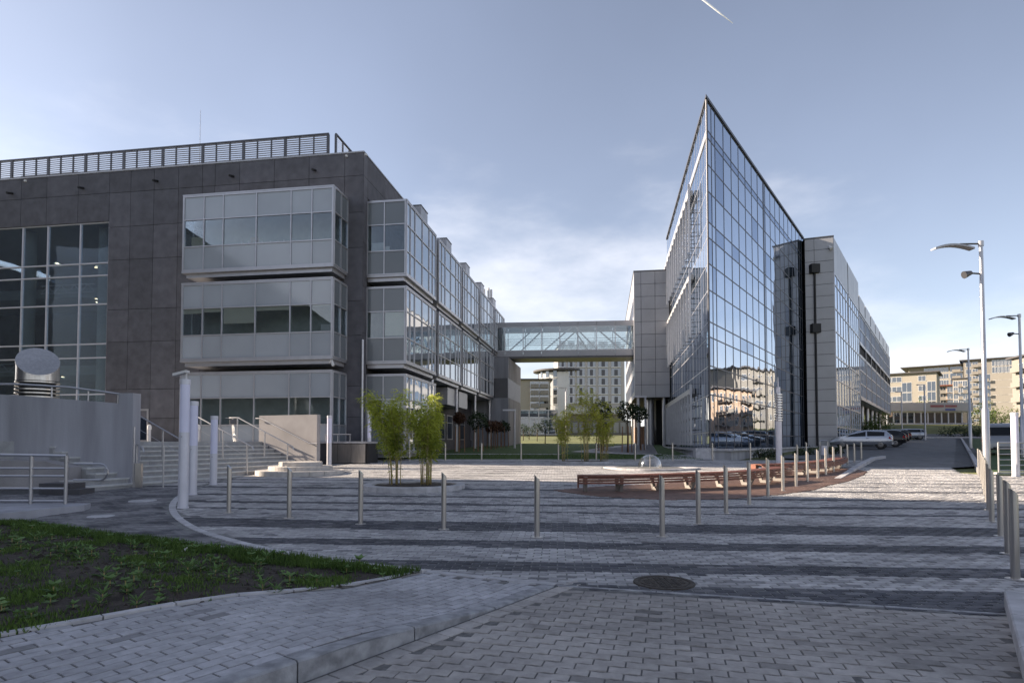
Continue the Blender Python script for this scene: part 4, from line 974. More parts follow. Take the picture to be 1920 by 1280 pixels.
# ramp railing on the low kerb wall in front
fr0 = Vector((-8.95, 12.55)); fu = Vector((-1, .04)).normalized(); fn_ = Vector((-.04,-1)).normalized()
lw_ = thing('low_ramp_wall', 'low smooth concrete wall at the left edge, under the ramp railing', 'wall', (-11, 12.5, 0))
m = MB(); m.extr([(-8.75,12.35,-.1),(-9.35,10.55,-.1),(-16,10.4,-.1),(-16,12.8,-.1),(-8.9,12.75,-.1)], (0,0,.28)); m.build('wall', M['render_wall'], lw_, fix=True)
rl = thing('ramp_railing', 'tubular steel ramp railing with looped ends at the left edge', 'railing', (fr0.x, fr0.y, .15))
for t in (.35, 1.1, 2.45, 3.9): m = MB(); m.tube([P_(fr0,fu,t,fn_,0,.15), P_(fr0,fu,t,fn_,0,1.18)], .034, 10); m.build('post', M['rail'], rl, smooth=True)
for z_, r in ((1.18,.030),(.92,.022),(.76,.022),(.50,.022),(.24,.022)):
    m = MB(); m.tube([P_(fr0,fu,.35,fn_,0,z_), P_(fr0,fu,7,fn_,0,z_+(.10 if z_ > 1 else 0))], r, 8); m.build('rail', M['rail'], rl, smooth=True)
m = MB(); m.tube([P_(fr0,fu,.9,fn_,-.9,.98)]+[P_(fr0,fu,.28-.17*math.sin(a_),fn_,-.9,.80+.18*math.cos(a_)) for a_ in np.linspace(0,math.pi,8)]+[P_(fr0,fu,.9,fn_,-.9,.62)], .022, 8)
m.build('looped_handrail', M['rail'], rl, smooth=True)
pr = Vector((-9.9,16.9))
nr_ = thing('stair_railing', 'upright steel railing posts with glass panel beside the tallest light column', 'railing', (-10.6, 17.4, .2))
for px, ph in ((250, 800), (263, 868), (306, 838), (253, 868)):
    g = PT(px, 905, 17.0); zt = PT(px, ph, 17.0).z; m = MB(); m.tube([(g.x, g.y, .2), (g.x, g.y, zt)], .022, 8); m.build('post', M['rail'], nr_, smooth=True)
g = PT(259, 905, 16.95); m = MB(); m.box(g.x-.06, g.x+.10, g.y-.05, g.y+.05, .2, 1.0-.12); m.build('steel_cabinet', M['steel'], nr_)

# ---- round stone podium
pc = Vector((-7.75, 22.1)); z0 = gz(*pc)-.05
pod = thing('round_podium', 'round three tiered stone podium at the foot of the stairs', 'podium', (pc.x, pc.y, z0))
zz = z0
for r, h in ((1.55,.19),(1.12,.15),(.76,.15)):
    n = 18
    for k in range(n):
        m = MB(); m.lathe([(0.2,0),(r,0),(r,h-.012),(r-.012,h),(.2,h),(.2,0)], (pc.x, pc.y, zz), 3, 2*math.pi*k/n+.004, 2*math.pi*(k+1)/n-.004)
        m.build('stone_block', M['podium'], pod)
    m = MB(); m.lathe([(0,h-.001),(r-.1,h-.001)], (pc.x,pc.y,zz), 32); m.build('top_slab', M['podium'], pod)
    zz += h

# ================================================================ PLAZA FURNITURE
def bollard_proto():
    root = thing('bollard', 'x', 'bollard'); n = 18; r = .042
    m = MB(); lo = [(r*math.cos(2*math.pi*k/n), r*math.sin(2*math.pi*k/n), 0) for k in range(n)]
    hi = [(x, y, .95 - .055*(x/r)*.9 + 0*y) for x, y, z in lo]; hi = [(x, y, .92 - x*1.05) for x, y, z in lo]
    m.add(lo+hi, [(k,(k+1)%n,n+(k+1)%n,n+k) for k in range(n)]); m.build('tube', M['steel'], root, smooth=True)
    m = MB(); m.add([(x*.99,y*.99,z-.001) for x,y,z in hi], [tuple(range(n))]); m.build('slanted_cap', M['steel_bright'], root)
    m = MB(); m.lathe([(.0,.012),(.085,.012),(.095,.006),(.095,0)], (0,0,0), 20); m.build('base_plate', M['steel'], root)
    return root
bol = bollard_proto(); first_b = [True]
def put(proto, flag, x, y, label, group, rz=0, dz=0, z=None, sc=None):
    o = proto if flag[0] else copy_tree(proto); flag[0] = False
    o.location = (x, y, (gz(x, y) if z is None else z)+dz); o.rotation_euler = (0, 0, rz); o['label'] = label
    if group: o['group'] = group
    if sc: o.scale = (sc,)*3
    return o
ordn = ['first','second','third','fourth','fifth','sixth','seventh','eighth','ninth','tenth','eleventh','twelfth','thirteenth','fourteenth','fifteenth','sixteenth','seventeenth']
front = [(429,961),(542,971),(676,982),(832,992),(1007,1007),(1241.8,1005.5)]
for i, p in enumerate(front):
    x, y = G(*p); put(bol, first_b, x, y, '%s slanted steel bollard from the left in the front plaza row' % ordn[i], 'bollards along the front of the plaza', rz=0)
rowr = [(1309.5,981.7),(1361.5,962.2),(1404.8,945.4),(1440,931),(1468,920.2),(1492.9,911.5),(1514,902.6),(1533.5,895.8),(1548.4,889.9),(1563,884),(1577,877.5),(1589,872),(1602,867.5),(1615,862.5)]
for i, p in enumerate(rowr):
    x, y = G(*p); put(bol, first_b, x, y, '%s steel bollard going back along the road edge behind the curved bench' % ordn[i], 'bollards between the benches and the road')
for i, px in enumerate((768,835,903,977,1047,1118,1191,1261,1336,1407,1495,1512)):
    x, y = G(px, 863.5 if i < 10 else (871 if i == 10 else 862)); put(bol, first_b, x, y, '%s steel bollard from the left in the far row before the lawn' % ordn[i], 'bollards between plaza and lawn', sc=.98)
rr_ = [(5.34,6.4),(6.0,7.25),(6.48,7.89),(7.61,9.4),(8.6,10.73),(9.75,12.2),(10.8,13.6),(11.95,15.1),(13.0,16.5),(14.1,18.0),(15.2,19.5),(16.3,21.0)]
rr_ = [(5.36,6.45),(6.5,7.92),(7.62,9.42),(8.7,10.95),(9.8,12.4),(10.9,13.85),(12.0,15.3),(13.1,16.75),(14.2,18.2),(15.3,19.65),(16.2,20.9)]
for i, (x, y) in enumerate(rr_): put(bol, first_b, x, y, '%s steel bollard from the camera in the dense row on the right' % ordn[i], 'bollards along the right side of the road')

# light columns
def light_col(px, py, top, lit, w, label):
    x, y = G(px, py); zt = PT(px, top, y).z; zb = gz(x, y); zl = PT(px, lit, y).z
    root = thing('light_column', label, 'light column', (x, y, zb), 'glowing tube light columns on the plaza')
    m = MB(); m.lathe([(0,0),(w*1.12,0),(w*1.12,.02),(w,.03),(w,zl-zb)], (x,y,zb), 24); m.build('steel_shaft', M['white_metal'], root, smooth=True)
    m = MB(); m.lathe([(w*.97,0),(w*.97,zt-zl-.1)], (x,y,zl), 24); m.build('opal_tube', M['opal'], root, smooth=True)
    m = MB(); m.lathe([(w,0),(w*1.05,.0),(w*1.05,.11),(0,.12)], (x,y,zt-.11), 24); m.build('cap', M['white_metal'], root, smooth=True)
    m = MB(); m.lathe([(0,0),(.012,0),(.012,.01),(0,.01)], (x, y-w-.002, zl-.1), 6); m.build('screw', M['black'], root)
    return root
light_col(343, 952, 711, 810, .10, 'tallest light column, nearest to the curved border, with a camera on top')
light_col(361, 927, 752, 835, .10, 'second light column, just right of the tallest one')
light_col(400, 908.6, 779.5, 850, .10, 'shortest of the three light columns before the stairs')
light_col(617, 875, 779, 830, .10, 'slim light column behind the round podium')
light_col(692, 868, 769, 820, .095, 'slim light column left of the bamboo planter')
light_col(800, 867, 757, 815, .09, 'slim light column half hidden behind the right bamboo clump')
x, y = G(343, 952); z_ = PT(343, 711, y).z
cm = thing('security_camera', 'small white security camera on top of the tallest light column', 'camera', (x, y, z_))
m = MB(); m.extr([(x-.22,y-.10,z_+.06),(x+.06,y-.10,z_+.14),(x+.06,y-.10,z_+.19),(x-.22,y-.10,z_+.12)], (0,.16,0)); m.build('housing', M['white'], cm, fix=True)
m = MB(); m.tube([(x+.02,y,z_-.01),(x+.02,y,z_+.14)], .02, 8); m.build('bracket', M['white'], cm)
p = wpt(OA, uA, .05, nA, -.1)
cm = thing('security_camera', 'white security camera hanging under the right corner of the middle glazed bay', 'camera', (p.x, p.y, 5.2))
m = MB(); m.tube([(p.x-.05,p.y,5.42),(p.x+.08,p.y-.1,5.12)], [.07,.06], 10); m.build('housing', M['white'], cm); m = MB(); m.tube([(p.x-.12,p.y-.05,5.3),(p.x+.02,p.y-.1,5.36)], .04, 8); m.build('bracket', M['white'], cm)

# planters and fountain
def ring_planter(c, r, h, label, seg=26, soil=True, rim=.24):
    x, y, _ = c; zb = gz(x, y); root = thing('round_planter', label, 'planter', (x, y, zb), 'round bamboo planters')
    for k in range(seg):
        m = MB(); m.lathe([(r-rim,-.05),(r-rim,h-.01),(r-rim+.012,h),(r-.015,h),(r,h-.015),(r,-.05)], (x,y,zb), 2, 2*math.pi*k/seg+.003, 2*math.pi*(k+1)/seg-.003); m.build('kerb_stone', M['kerb'], root)
    if soil:
        m = MB(); n = 20; vs = [(x,y,zb+h-.01)]
        for q in (.5,1): vs += [(x+(r-rim+.01)*q*math.cos(2*math.pi*k/n), y+(r-rim+.01)*q*math.sin(2*math.pi*k/n), zb+h-.05+random.uniform(-.02,.03)) for k in range(n)]
        m.add(vs, [(0,1+k,1+(k+1)%n) for k in range(n)]+[(1+k,1+n+k,1+n+(k+1)%n,1+(k+1)%n) for k in range(n)]); m.build('soil', M['soil'], root, smooth='all')
    return root
ring_planter(PL1, 1.42, .11, 'round stone planter with two bamboo clumps in the middle of the plaza')
ring_planter(PL2, 1.5, .07, 'round planter ring with yellow bamboo by the lawn')
ring_planter(PL3, 1.4, .16, 'round stone planter at the right edge beside the bollards')
fx, fy, frr = FNT; zb = gz(fx, fy)
fo = thing('dome_fountain', 'clear dome shaped water bell fountain with a thin centre jet', 'fountain', (fx, fy, zb))
for k in range(30):
    m = MB(); m.lathe([(1.45,-.05),(1.45,.02),(1.95,.03),(1.95,-.05)], (fx,fy,zb), 2, 2*math.pi*k/30+.003, 2*math.pi*(k+1)/30-.003); m.build('rim_stone', M['kerb'], fo)
m = MB(); m.lathe([(0,-.005),(1.46,-.005)], (fx,fy,zb), 32); m.build('basin', M['asphalt'], fo)
m = MB(); m.lathe([(.5,0),(.5,.06),(.47,.2),(.42,.33),(.32,.45),(.18,.53),(.04,.55)], (fx,fy,zb), 32); m.build('water_dome', M['water_dome'], fo, smooth='all')
m = MB(); m.tube([(fx,fy,zb),(fx,fy,zb+.56)], .022, 10); m.build('nozzle_pipe', M['steel'], fo, smooth=True)

# deck and benches
def curve(pts, n=40):
    P = [Vector(p) for p in pts]; out = []
    for i in range(len(P)-1):
        p0 = P[max(0,i-1)]; p1 = P[i]; p2 = P[i+1]; p3 = P[min(len(P)-1,i+2)]
        for k in range(n):
            t = k/n; out.append(.5*((2*p1)+(p2-p0)*t+(2*p0-5*p1+4*p2-p3)*t*t+(-p0+3*p1-3*p2+p3)*t**3))
    out.append(P[-1]); return out
def resample(c, step):
    out = [c[0]]; acc = 0
    for a, b in zip(c, c[1:]):
        d = (b-a).length
        while acc + d >= step:
            t = (step-acc)/d; a = a.lerp(b, t); out.append(a.copy()); d = (b-a).length; acc = 0
        acc += d
    return out
deck = thing('timber_deck', 'curved reddish timber deck under the two benches', 'deck', (5, 16.5, .2))
m = MB()
sheet('deck_base', SDE, -.004, M['joint_dark'], kind=None, parent=deck)
# boards cut by scanlines
n_b = 0
for j in range(int(12/.145)):
    yv = 13.8 + j*.145
    xs_ = []
    for a, b in zip(SDE, SDE[1:]+SDE[:1]):
        if (a[1] > yv) != (b[1] > yv): xs_.append(a[0]+(yv-a[1])*(b[0]-a[0])/(b[1]-a[1]))
    xs_.sort()
    for a, b in zip(xs_[::2], xs_[1::2]):
        t = a
        while t < b-.05:
            e = min(b, t+random.uniform(2.2,3.2)); m = MB(); zt = gz(0, yv)+.012; m.box(t+.003, e-.003, yv-.066, yv+.066, zt-.02, zt); m.build('board', M['deck'], deck); t = e
def bench(pts, label):
    c = resample(curve(pts), .55); root = thing('curved_bench', label, 'bench', (c[0].x, c[0].y, gz(*c[0])), 'long curved slatted benches')
    nn = []
    for i, p in enumerate(c):
        d = (c[min(i+1,len(c)-1)]-c[max(i-1,0)]).normalized(); nn.append(Vector((-d.y, d.x)))
    top = lambda x, y: gz(x, y) + .44
    # slats: (offset across, drop, thick, wide)
    sl = [(-.315,-.17,.05,.05),(-.32,-.105,.05,.055),(-.305,-.045,.045,.07),(-.225,-.0,.03,.09),(-.12,.008,.03,.095),(-.012,.010,.03,.095),(.095,.008,.03,.095),(.20,.0,.03,.09),(.265,-.05,.03,.075)]
    for off, dz, th, wd in sl:
        for i in range(0, len(c)-1, 3):
            j = min(i+3, len(c)-1); vs = []; 
            for k in range(i, j+1):
                for o_, z_ in ((off-wd/2,-th),(off+wd/2,-th),(off+wd/2,0),(off-wd/2,0)):
                    q = c[k] + nn[k]*o_
                    if k == i: q = q + (c[k+1]-c[k]).normalized()*.004
                    vs.append((q.x, q.y, top(*c[k])+dz+z_))
            K = j-i+1; fs = []
            for k in range(K-1):
                for e in range(4): fs.append((4*k+e, 4*k+(e+1)%4, 4*(k+1)+(e+1)%4, 4*(k+1)+e))
            fs += [(3,2,1,0), (4*K-4,4*K-3,4*K-2,4*K-1)]
            m = MB(); m.add(vs, fs); m.build('slat', M['wood'], root, fix=True)
    for i in range(0, len(c), 2):
        if i == 0: ci = c[0].lerp(c[1], .35)
        elif i >= len(c)-1: ci = c[-1].lerp(c[-2], .35)
        else: ci = c[i]
        d = Vector((nn[i].y, -nn[i].x)); z_ = gz(*ci)+.012; n_ = nn[i]
        outer = [(-.27,.405),(-.23,.19),(-.13,0),(.15,0),(.22,.19),(.26,.405)]; inner = [(-.165,.34),(-.14,.21),(-.07,.085),(.09,.085),(.13,.21),(.155,.34)]
        V = []; 
        for s_ in (-.04, .04):
            for ring in (outer, inner):
                for o_, h in ring: q = ci+n_*o_+d*s_; V.append((q.x, q.y, z_+h))
        m = MB(); fs = []
        for b_ in (0, 12):
            for k in range(5): fs.append((b_+k, b_+k+1, b_+6+k+1, b_+6+k))
            fs.append((b_+0, b_+6, b_+11, b_+5))
        for k in range(5): fs += [(k, k+1, 12+k+1, 12+k), (6+k, 7+k, 19+k, 18+k)]
        fs += [(0, 12, 17, 5), (6, 11, 23, 18)]
        m.add(V, fs); m.build('leg', M['bench_leg'], root, fix=True)
    # end board
    q = c[0]; m = MB(); n_ = nn[0]; d = Vector((n_.y, -n_.x)); m.fbox(q, n_, -(-d), .02, .31, .0, .03, gz(*q)+.10, gz(*q)+.43); m.build('end_board', M['wood'], root)
    return root
bench([(1.75,16.0),(3.0,16.05),(5.0,16.75),(6.3,17.3),(7.4,18.1),(8.95,19.5)], 'nearer long curved bench with reddish wooden slats and pale cast legs')
bench([(8.35,20.6),(9.6,21.1),(11.2,22.3),(12.9,24.2),(14.3,26.3)], 'farther curved wooden bench running back towards the parked cars')

# ring wrapped column, bin, bike
x, y = G(1461, 872); zb = gz(x, y)
hc = thing('ringed_light_mast', 'steel light mast wrapped in rings beside the far bench', 'light mast', (x, y, zb))
m = MB(); m.lathe([(0,0),(.13,0),(.13,2.1),(.10,2.1),(.10,3.0)], (x,y,zb), 20); m.build('shaft', M['white_metal'], hc, smooth=True)
for k in range(11): m = MB(); m.lathe([(.10,0),(.17,.01),(.17,.05),(.10,.06)], (x,y,zb+1.98+k*.115), 20); m.build('ring', M['steel_bright'], hc, smooth=True)
m = MB(); m.lathe([(.09,0),(.09,.5),(.03,.5),(.015,.95),(0,.95)], (x,y,zb+3.0), 16); m.build('top_spike', M['white_metal'], hc, smooth=True)
x, y = G(1545, 866); zb = gz(x, y)
bn_ = thing('litter_bin', 'arched steel litter bin stand behind the bollards', 'litter bin', (x, y, zb))
m = MB(); pa = [(x-.19,y,zb),(x-.19,y,zb+.98),(x-.14,y,zb+1.05),(x+.14,y,zb+1.05),(x+.19,y,zb+.98),(x+.19,y,zb)]; m.tube(pa, .028, 8); m.build('arch_frame', M['rail'], bn_, smooth=True)
m = MB(); m.lathe([(0,.35),(.14,.35),(.15,.8),(.13,.8),(.12,.4),(0,.4)], (x,y,zb), 16); m.build('bucket', M['white_metal'], bn_, smooth=True)
x, y = G(1678/1, 866)
def bicycle(x, y, z, rz, label):
    root = thing('bicycle', label, 'bicycle', (0,0,0)); 
    for cx in (-.52, .52):
        m = MB(); nn_ = 28; m.tube([(cx+.33*math.cos(a), 0, .34+.33*math.sin(a)) for a in np.linspace(0, 2*math.pi, nn_)], .018, 6, cap=False); w = m.build('wheel', M['white'], root)
        m = MB()
        for k in range(9): a = 2*math.pi*k/9; m.tube([(cx,0,.34),(cx+.32*math.cos(a),0,.34+.32*math.sin(a))], .003, 4)
        m.build('spoke', M['rail'], w)
    m = MB()
    for a, b in (((-.52,.34),(-.18,.33)),((-.52,.34),(-.28,.80)),((-.18,.33),(-.30,.88)),((-.18,.33),(.36,.78)),((-.28,.80),(.34,.86)),((.52,.34),(.33,.95))): m.tube([(a[0],0,a[1]),(b[0],0,b[1])], .018, 8)
    m.build('frame', M['white'], root)
    m = MB(); m.tube([(.33,-.27,1.02),(.36,-.1,.98),(.33,0,.97),(.36,.1,.98),(.33,.27,1.02)], .013, 8); m.build('handlebar', M['rail'], root)
    m = MB(); m.extr([(-.44,-.05,.90),(-.44,.05,.90),(-.20,.02,.92),(-.20,-.02,.92)], (0,0,.05)); m.build('saddle', M['black'], root, fix=True)
    m = MB(); m.box(.42,.62,-.14,.14,.72,.92); m.build('basket', M['alu_dark'], root)
    root.location = (x, y, z); root.rotation_euler = (R(6), 0, rz); root['label'] = label; return root
q = T0 + sU*8.9 - sD*.75; bicycle(q.x, q.y, LZ, R(-62), 'white bicycle leaning by the end wall at the top of the stairs')
for px, py in ((280, 832), (372, 828)):
    q = PT(px, 812, 27); lo = thing('low_path_light', 'small round topped path light %s' % ('beside the glass entrance door' if px == 280 else 'behind the second light column at the glazed bay'), 'path light', (q.x, q.y, LZ))
    m = MB(); m.tube([(q.x,q.y,LZ),(q.x,q.y,LZ+.55)], .07, 12); m.build('shaft', M['alu'], lo, smooth=True); m = MB(); m.lathe([(0,.78),(.06,.76),(.085,.7),(.085,.55),(0,.55)], (q.x,q.y,LZ), 12); m.build('head', M['white'], lo, smooth=True)
# manhole
x, y = G(1245, 1092); mh = thing('manhole_cover', 'rusty round manhole cover in the widest dark band', 'manhole cover', (x, y, gz(x, y)))
m = MB(); m.lathe([(0,.008),(.24,.008),(.245,.0),(.26,.0),(.265,.008),(.31,.008),(.32,-.01)], (x,y,gz(x,y)+.004), 40); m.build('cover', M['iron'], mh, smooth=True)
m = MB()
for i in range(-4,5):
    for j in range(-4,5):
        if i*i+j*j < 12: m.box(x+i*.06-.02, x+i*.06+.02, y+j*.06-.02, y+j*.06+.02, .010, .017)
m.build('tread_pattern', M['iron'], mh)['kind'] = 'stuff'
for px, py, r, lab in ((268,938,.30,'pale round cover set in dark cobbles near the light columns'),(190,967,.24,'pale round cover in dark cobbles nearest the soil bed')):
    x, y = G(px, py); m = MB(); m.lathe([(0,.006),(r-.02,.006),(r,-.01)], (x,y,gz(x,y)+.002), 32); o = m.build('drain_cover', M['kerb'], smooth=True); tag(o, lab, 'drain cover')

# street lamps
def street_lamp():
    root = thing('street_lamp', 'x', 'street lamp')
    m = MB(); m.lathe([(0,0),(.11,0),(.11,2.3),(.075,2.35),(.06,7.85),(.085,7.85),(.085,8.02),(0,8.04)], (0,0,0), 16); m.build('pole', M['rail'], root, smooth=True)
    m = MB(); m.tube([(0,0,7.93),(-.72,0,7.92)], .03, 8); m.build('arm', M['alu_dark'], root)
    m = MB(); pr_ = []
    for k in range(9): t = k/8; pr_.append((-.30-1.32*t, 7.70+.26*math.sin(math.pi*(.10+.66*t))-.10*t))
    vs = []
    for x_, z_ in pr_: vs += [(x_,-.13,z_),(x_,.13,z_),(x_,.13,z_-.06),(x_,-.13,z_-.06)]
    fs = []
    for k in range(8):
        for e in range(4): fs.append((4*k+e,4*k+(e+1)%4,4*k+4+(e+1)%4,4*k+4+e))
    fs += [(0,1,2,3)[::-1],(32,33,34,35)]; m.add(vs, fs); m.build('curved_lamp_head', M['cream'] if False else M['metal_panel'], root, fix=True, smooth=True)
    m = MB(); m.tube([(0,0,6.9),(-.30,0,6.92),(-.36,0,6.92)], [.03,.03,.06], 8); m.tube([(-.36,0,6.94),(-.60,0,6.86)], [.07,.13], 10); m.build('spotlight', M['alu_dark'], root, smooth=True)
    return root
lp = street_lamp(); fl = [True]
for px, top, D, lab in ((1848,450,20.2,'tallest street lamp, nearest at the right with a pale curved head'),(1917,588,33.4,'dark street lamp cut by the right edge of the photo'),(1819,653,48,'dark street lamp standing by the van in front of the right apartment block')):
    q = PT(px, 800, D); z_ = gz(q.x, D); s_ = 1
    put(lp, fl, q.x, D, lab, 'street lamps along the road', rz=R(-3)*0)
for px, py, D, lab in ((1733,722,78,'white street lamp with a flat head at the far end of the road'),(1061,728,70,'thin lamp post standing behind the yellow bamboo'),(965,770,48,'thin dark lamp post beside the concrete end wing'),(1690,735,100,'pale twin armed lamp before the low shop pavilion'),(1210,745,46,'steel pole with small lamp before the side block')):
    q = PT(px, py, D); zb = gz(q.x, D); r = thing('lamp_post', lab, 'lamp post', (q.x, D, zb))
    m = MB(); m.tube([(q.x,D,zb),(q.x,D,q.z)], .09, 10); m.build('pole', M['white_metal'] if D > 50 else M['alu'], r, smooth=True)
    m = MB(); m.box(q.x-.95, q.x+.1, D-.12, D+.12, q.z, q.z+.12); m.build('lamp_head', M['white_metal'], r)
x, y = G(1905, 893); light_col(1905, 893, 773, 830, .115, 'light column at the right edge in front of the green bush')
# right railing
q0 = Vector(G(1873, 889)); ro = thing('grass_railing', 'steel railing with five bars in front of the grass on the right', 'railing', (q0.x, q0.y, gz(*q0)))
for k in range(4): xx = q0.x+1.9*k; m = MB(); m.tube([(xx,q0.y,gz(*q0)),(xx,q0.y,gz(*q0)+1.15)], .03, 8); m.build('post', M['rail'], ro, smooth=True)
for z_ in (1.15,.93,.73,.53,.33,.14): m = MB(); m.tube([(q0.x,q0.y,gz(*q0)+z_),(q0.x+6,q0.y,gz(*q0)+z_)], .022 if z_ < 1.1 else .03, 8); m.build('rail', M['rail'], ro, smooth=True)
m = MB(); m.box(q0.x-.15, q0.x+6, q0.y-.1, q0.y+.1, gz(*q0)-.1, gz(*q0)+.08); m.build('kerb_base', M['kerb'], ro)

# ================================================================ PLANTS
def leafmesh(name, P, D, Nn, Ln, Wd, tone, m, parent=None, droop=0.25):
    """many small pointed leaves: base points P, directions D, side vectors from Nn"""
    P, D, Nn = np.asarray(P, float), np.asarray(D, float), np.asarray(Nn, float); n = len(P)
    Ln = np.broadcast_to(Ln, n)[:,None]; Wd = np.broadcast_to(Wd, n)[:,None]
    D = D/np.linalg.norm(D, axis=1, keepdims=True); S = np.cross(D, Nn); S /= np.linalg.norm(S, axis=1, keepdims=True)+1e-9
    dr = np.array([[0,0,-1]])*droop
    v = np.stack([P, P+D*Ln*.45+S*Wd*.5+dr*Ln*.15, P+D*Ln+dr*Ln, P+D*Ln*.45-S*Wd*.5+dr*Ln*.15], 1).reshape(-1,3)
    me = bpy.data.meshes.new(name); me.vertices.add(4*n); me.vertices.foreach_set('co', v.ravel())
    me.loops.add(4*n); me.loops.foreach_set('vertex_index', np.arange(4*n, dtype=np.int32)); me.polygons.add(n); me.polygons.foreach_set('loop_start', np.arange(0,4*n,4,dtype=np.int32))
    me.update(calc_edges=True); me.validate()
    a = me.attributes.new('tone', 'FLOAT', 'POINT'); a.data.foreach_set('value', np.repeat(np.clip(tone,0,1), 4)); me.materials.append(m)
    o = bpy.data.objects.new(name, me); COL.objects.link(o)
    if parent is not None: adopt(o, parent)
    return o
def rdir(n, up=0.0):
    d = rng.normal(size=(n,3)); d[:,2] += up; return d/np.linalg.norm(d, axis=1, keepdims=True)
def bamboo(cx, cy, zb, H, spread, nc, mleaf, label, nleaf=34, lean=(0,0), low=.32):
    nleaf = int(nleaf*1.7)
    root = thing('bamboo', label, 'bamboo', (cx, cy, zb), 'bamboo clumps in the plaza')
    P, D, T = [], [], []
    for c in range(nc):
        a = random.uniform(0, 6.28); r0 = random.uniform(.02, .28)*spread/.6; h = H*random.uniform(.68, 1.0)
        bx, by = cx+r0*math.cos(a), cy+r0*.7*math.sin(a); tx, ty = math.cos(a)*spread*random.uniform(.2,1)+lean[0], math.sin(a)*spread*random.uniform(.2,1)*.8+lean[1]
        path = [(bx+tx*(t**2.2), by+ty*(t**2.2), zb+h*t*(1-.06*t*t)) for t in np.linspace(0,1,9)]
        m = MB(); m.tube(path, [.013*(1-.75*i/8) for i in range(9)], 6); m.build('culm', M['culm'], root, smooth='all')
        for _ in range(nleaf):
            t = low+(1-low)*random.random()**.8; i = min(7, int(t*8)); f = t*8-i; b = Vector(path[i]).lerp(Vector(path[i+1]), f)
            br = Vector((random.gauss(0,1), random.gauss(0,1), random.uniform(.1,.9))).normalized(); bl = random.uniform(.12,.42)*(1.15-.5*t)
            e = b+br*bl
            for q in range(random.randint(5,9)):
                s = random.uniform(.35,1.1); pp = b+br*bl*s; dd = (br*.6+Vector((random.gauss(0,.7),random.gauss(0,.7),random.gauss(-.15,.5)))).normalized()
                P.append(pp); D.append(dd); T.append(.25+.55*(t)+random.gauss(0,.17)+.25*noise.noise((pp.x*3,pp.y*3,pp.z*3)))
        if c % 2 == 0:
            for _ in range(5):
                t = random.uniform(.06, low+.1); i = min(7, int(t*8)); b = Vector(path[i]).lerp(Vector(path[i+1]), t*8-i)
                P.append(b); D.append((random.gauss(0,1), random.gauss(0,1), -.3)); T.append(.9)
    n = len(P); leafmesh('foliage', P, D, rdir(n), rng.uniform(.10,.19,n), rng.uniform(.016,.028,n), np.array(T), mleaf, root, .3)
zz = gz(0,17.0)+.09
bamboo(-3.35, 17.1, zz, 2.75, .62, 15, M['leaf_bamboo'], 'left green bamboo clump in the middle planter', lean=(-.30,0), nleaf=30)
bamboo(-2.35, 17.0, zz, 2.75, .60, 16, M['leaf_bamboo'], 'right taller green bamboo clump in the middle planter', lean=(.05,0), nleaf=32)
zz = gz(0,29.2)+.05
for i, (bx, h, lab) in enumerate(((2.55,2.9,'left short yellow bamboo clump before the lawn'),(3.55,3.9,'tallest yellow bamboo clump before the lawn'),(4.45,3.1,'right yellow bamboo clump before the lawn'))):
    bamboo(bx, 29.2, zz, h, .5, 10, M['leaf_bamboo_y'], lab, nleaf=24, lean=(.05,0))
for i, (bx, by, h, lab) in enumerate(((19.6,17.8,3.0,'bright green bamboo bush at the right edge above the railing'),(20.6,17.4,3.1,'bamboo bush cut by the right edge of the photo'))):
    bamboo(bx, by, gz(bx,by)+.1, h*.86, .8, 14, M['leaf_bamboo'], lab, nleaf=30, lean=(-.15,0))
def lollipop(px, py, D, r, leafm, label, base=None, stakes=True, group='young clipped trees with wooden stakes', n=900):
    q = PT(px, py, D); zb = gz(q.x, D); root = thing('young_tree', label, 'tree', (q.x, D, zb), group)
    m = MB(); m.tube([(q.x,D,zb),(q.x+.03,D,zb+(q.z-zb)*.5),(q.x,D,q.z)], [.05,.04,.03], 8); m.build('trunk', M['bark'], root, smooth='all')
    d = rdir(n); rad = r*rng.uniform(.35,1,n)**.5*(1+.18*np.sin(d[:,0]*5+d[:,2]*4)); P = d*rad[:,None]*np.array([1,1,.92])+np.array([q.x,D,q.z])
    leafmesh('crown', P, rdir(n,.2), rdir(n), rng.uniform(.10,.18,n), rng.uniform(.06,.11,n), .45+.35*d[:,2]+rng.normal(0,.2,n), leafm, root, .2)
    if stakes:
        for a in (0.5, 2.6, 4.7): m = MB(); m.tube([(q.x+.38*math.cos(a),D+.38*math.sin(a),zb),(q.x+.33*math.cos(a),D+.33*math.sin(a),zb+1.75)], .035, 7); m.build('stake', M['stake'], root)
lollipop(862, 783, 41, .42, M['leaf_red'], 'bronze leaved young tree nearest below the side facade')
lollipop(897, 788, 42, .72, M['leaf_dark'], 'dark round young tree second from the left by the facade')
for px, D, lm, lab in ((921,46,'leaf_red','small bronze young tree third from the left by the facade'),(933,49,'leaf_red','small bronze young tree fourth from the left by the facade'),(946,51,'leaf_dark','dark round young tree fifth from the left before the concrete wing')):
    lollipop(px, 799, D, .5, M[lm], lab, n=600)
lollipop(1128, 768, 40, .78, M['leaf_dark'], 'dark young tree just right of the yellow bamboo')
lollipop(1131, 800, 43, .45, M['leaf_dark'], 'lower dark crown behind the yellow bamboo on the right', n=500)
lollipop(1176, 770, 40, .72, M['leaf_dark'], 'dark round young tree left of the raised side block')
lollipop(1200, 775, 44, .62, M['leaf_dark'], 'dark young tree under the corner of the side block')
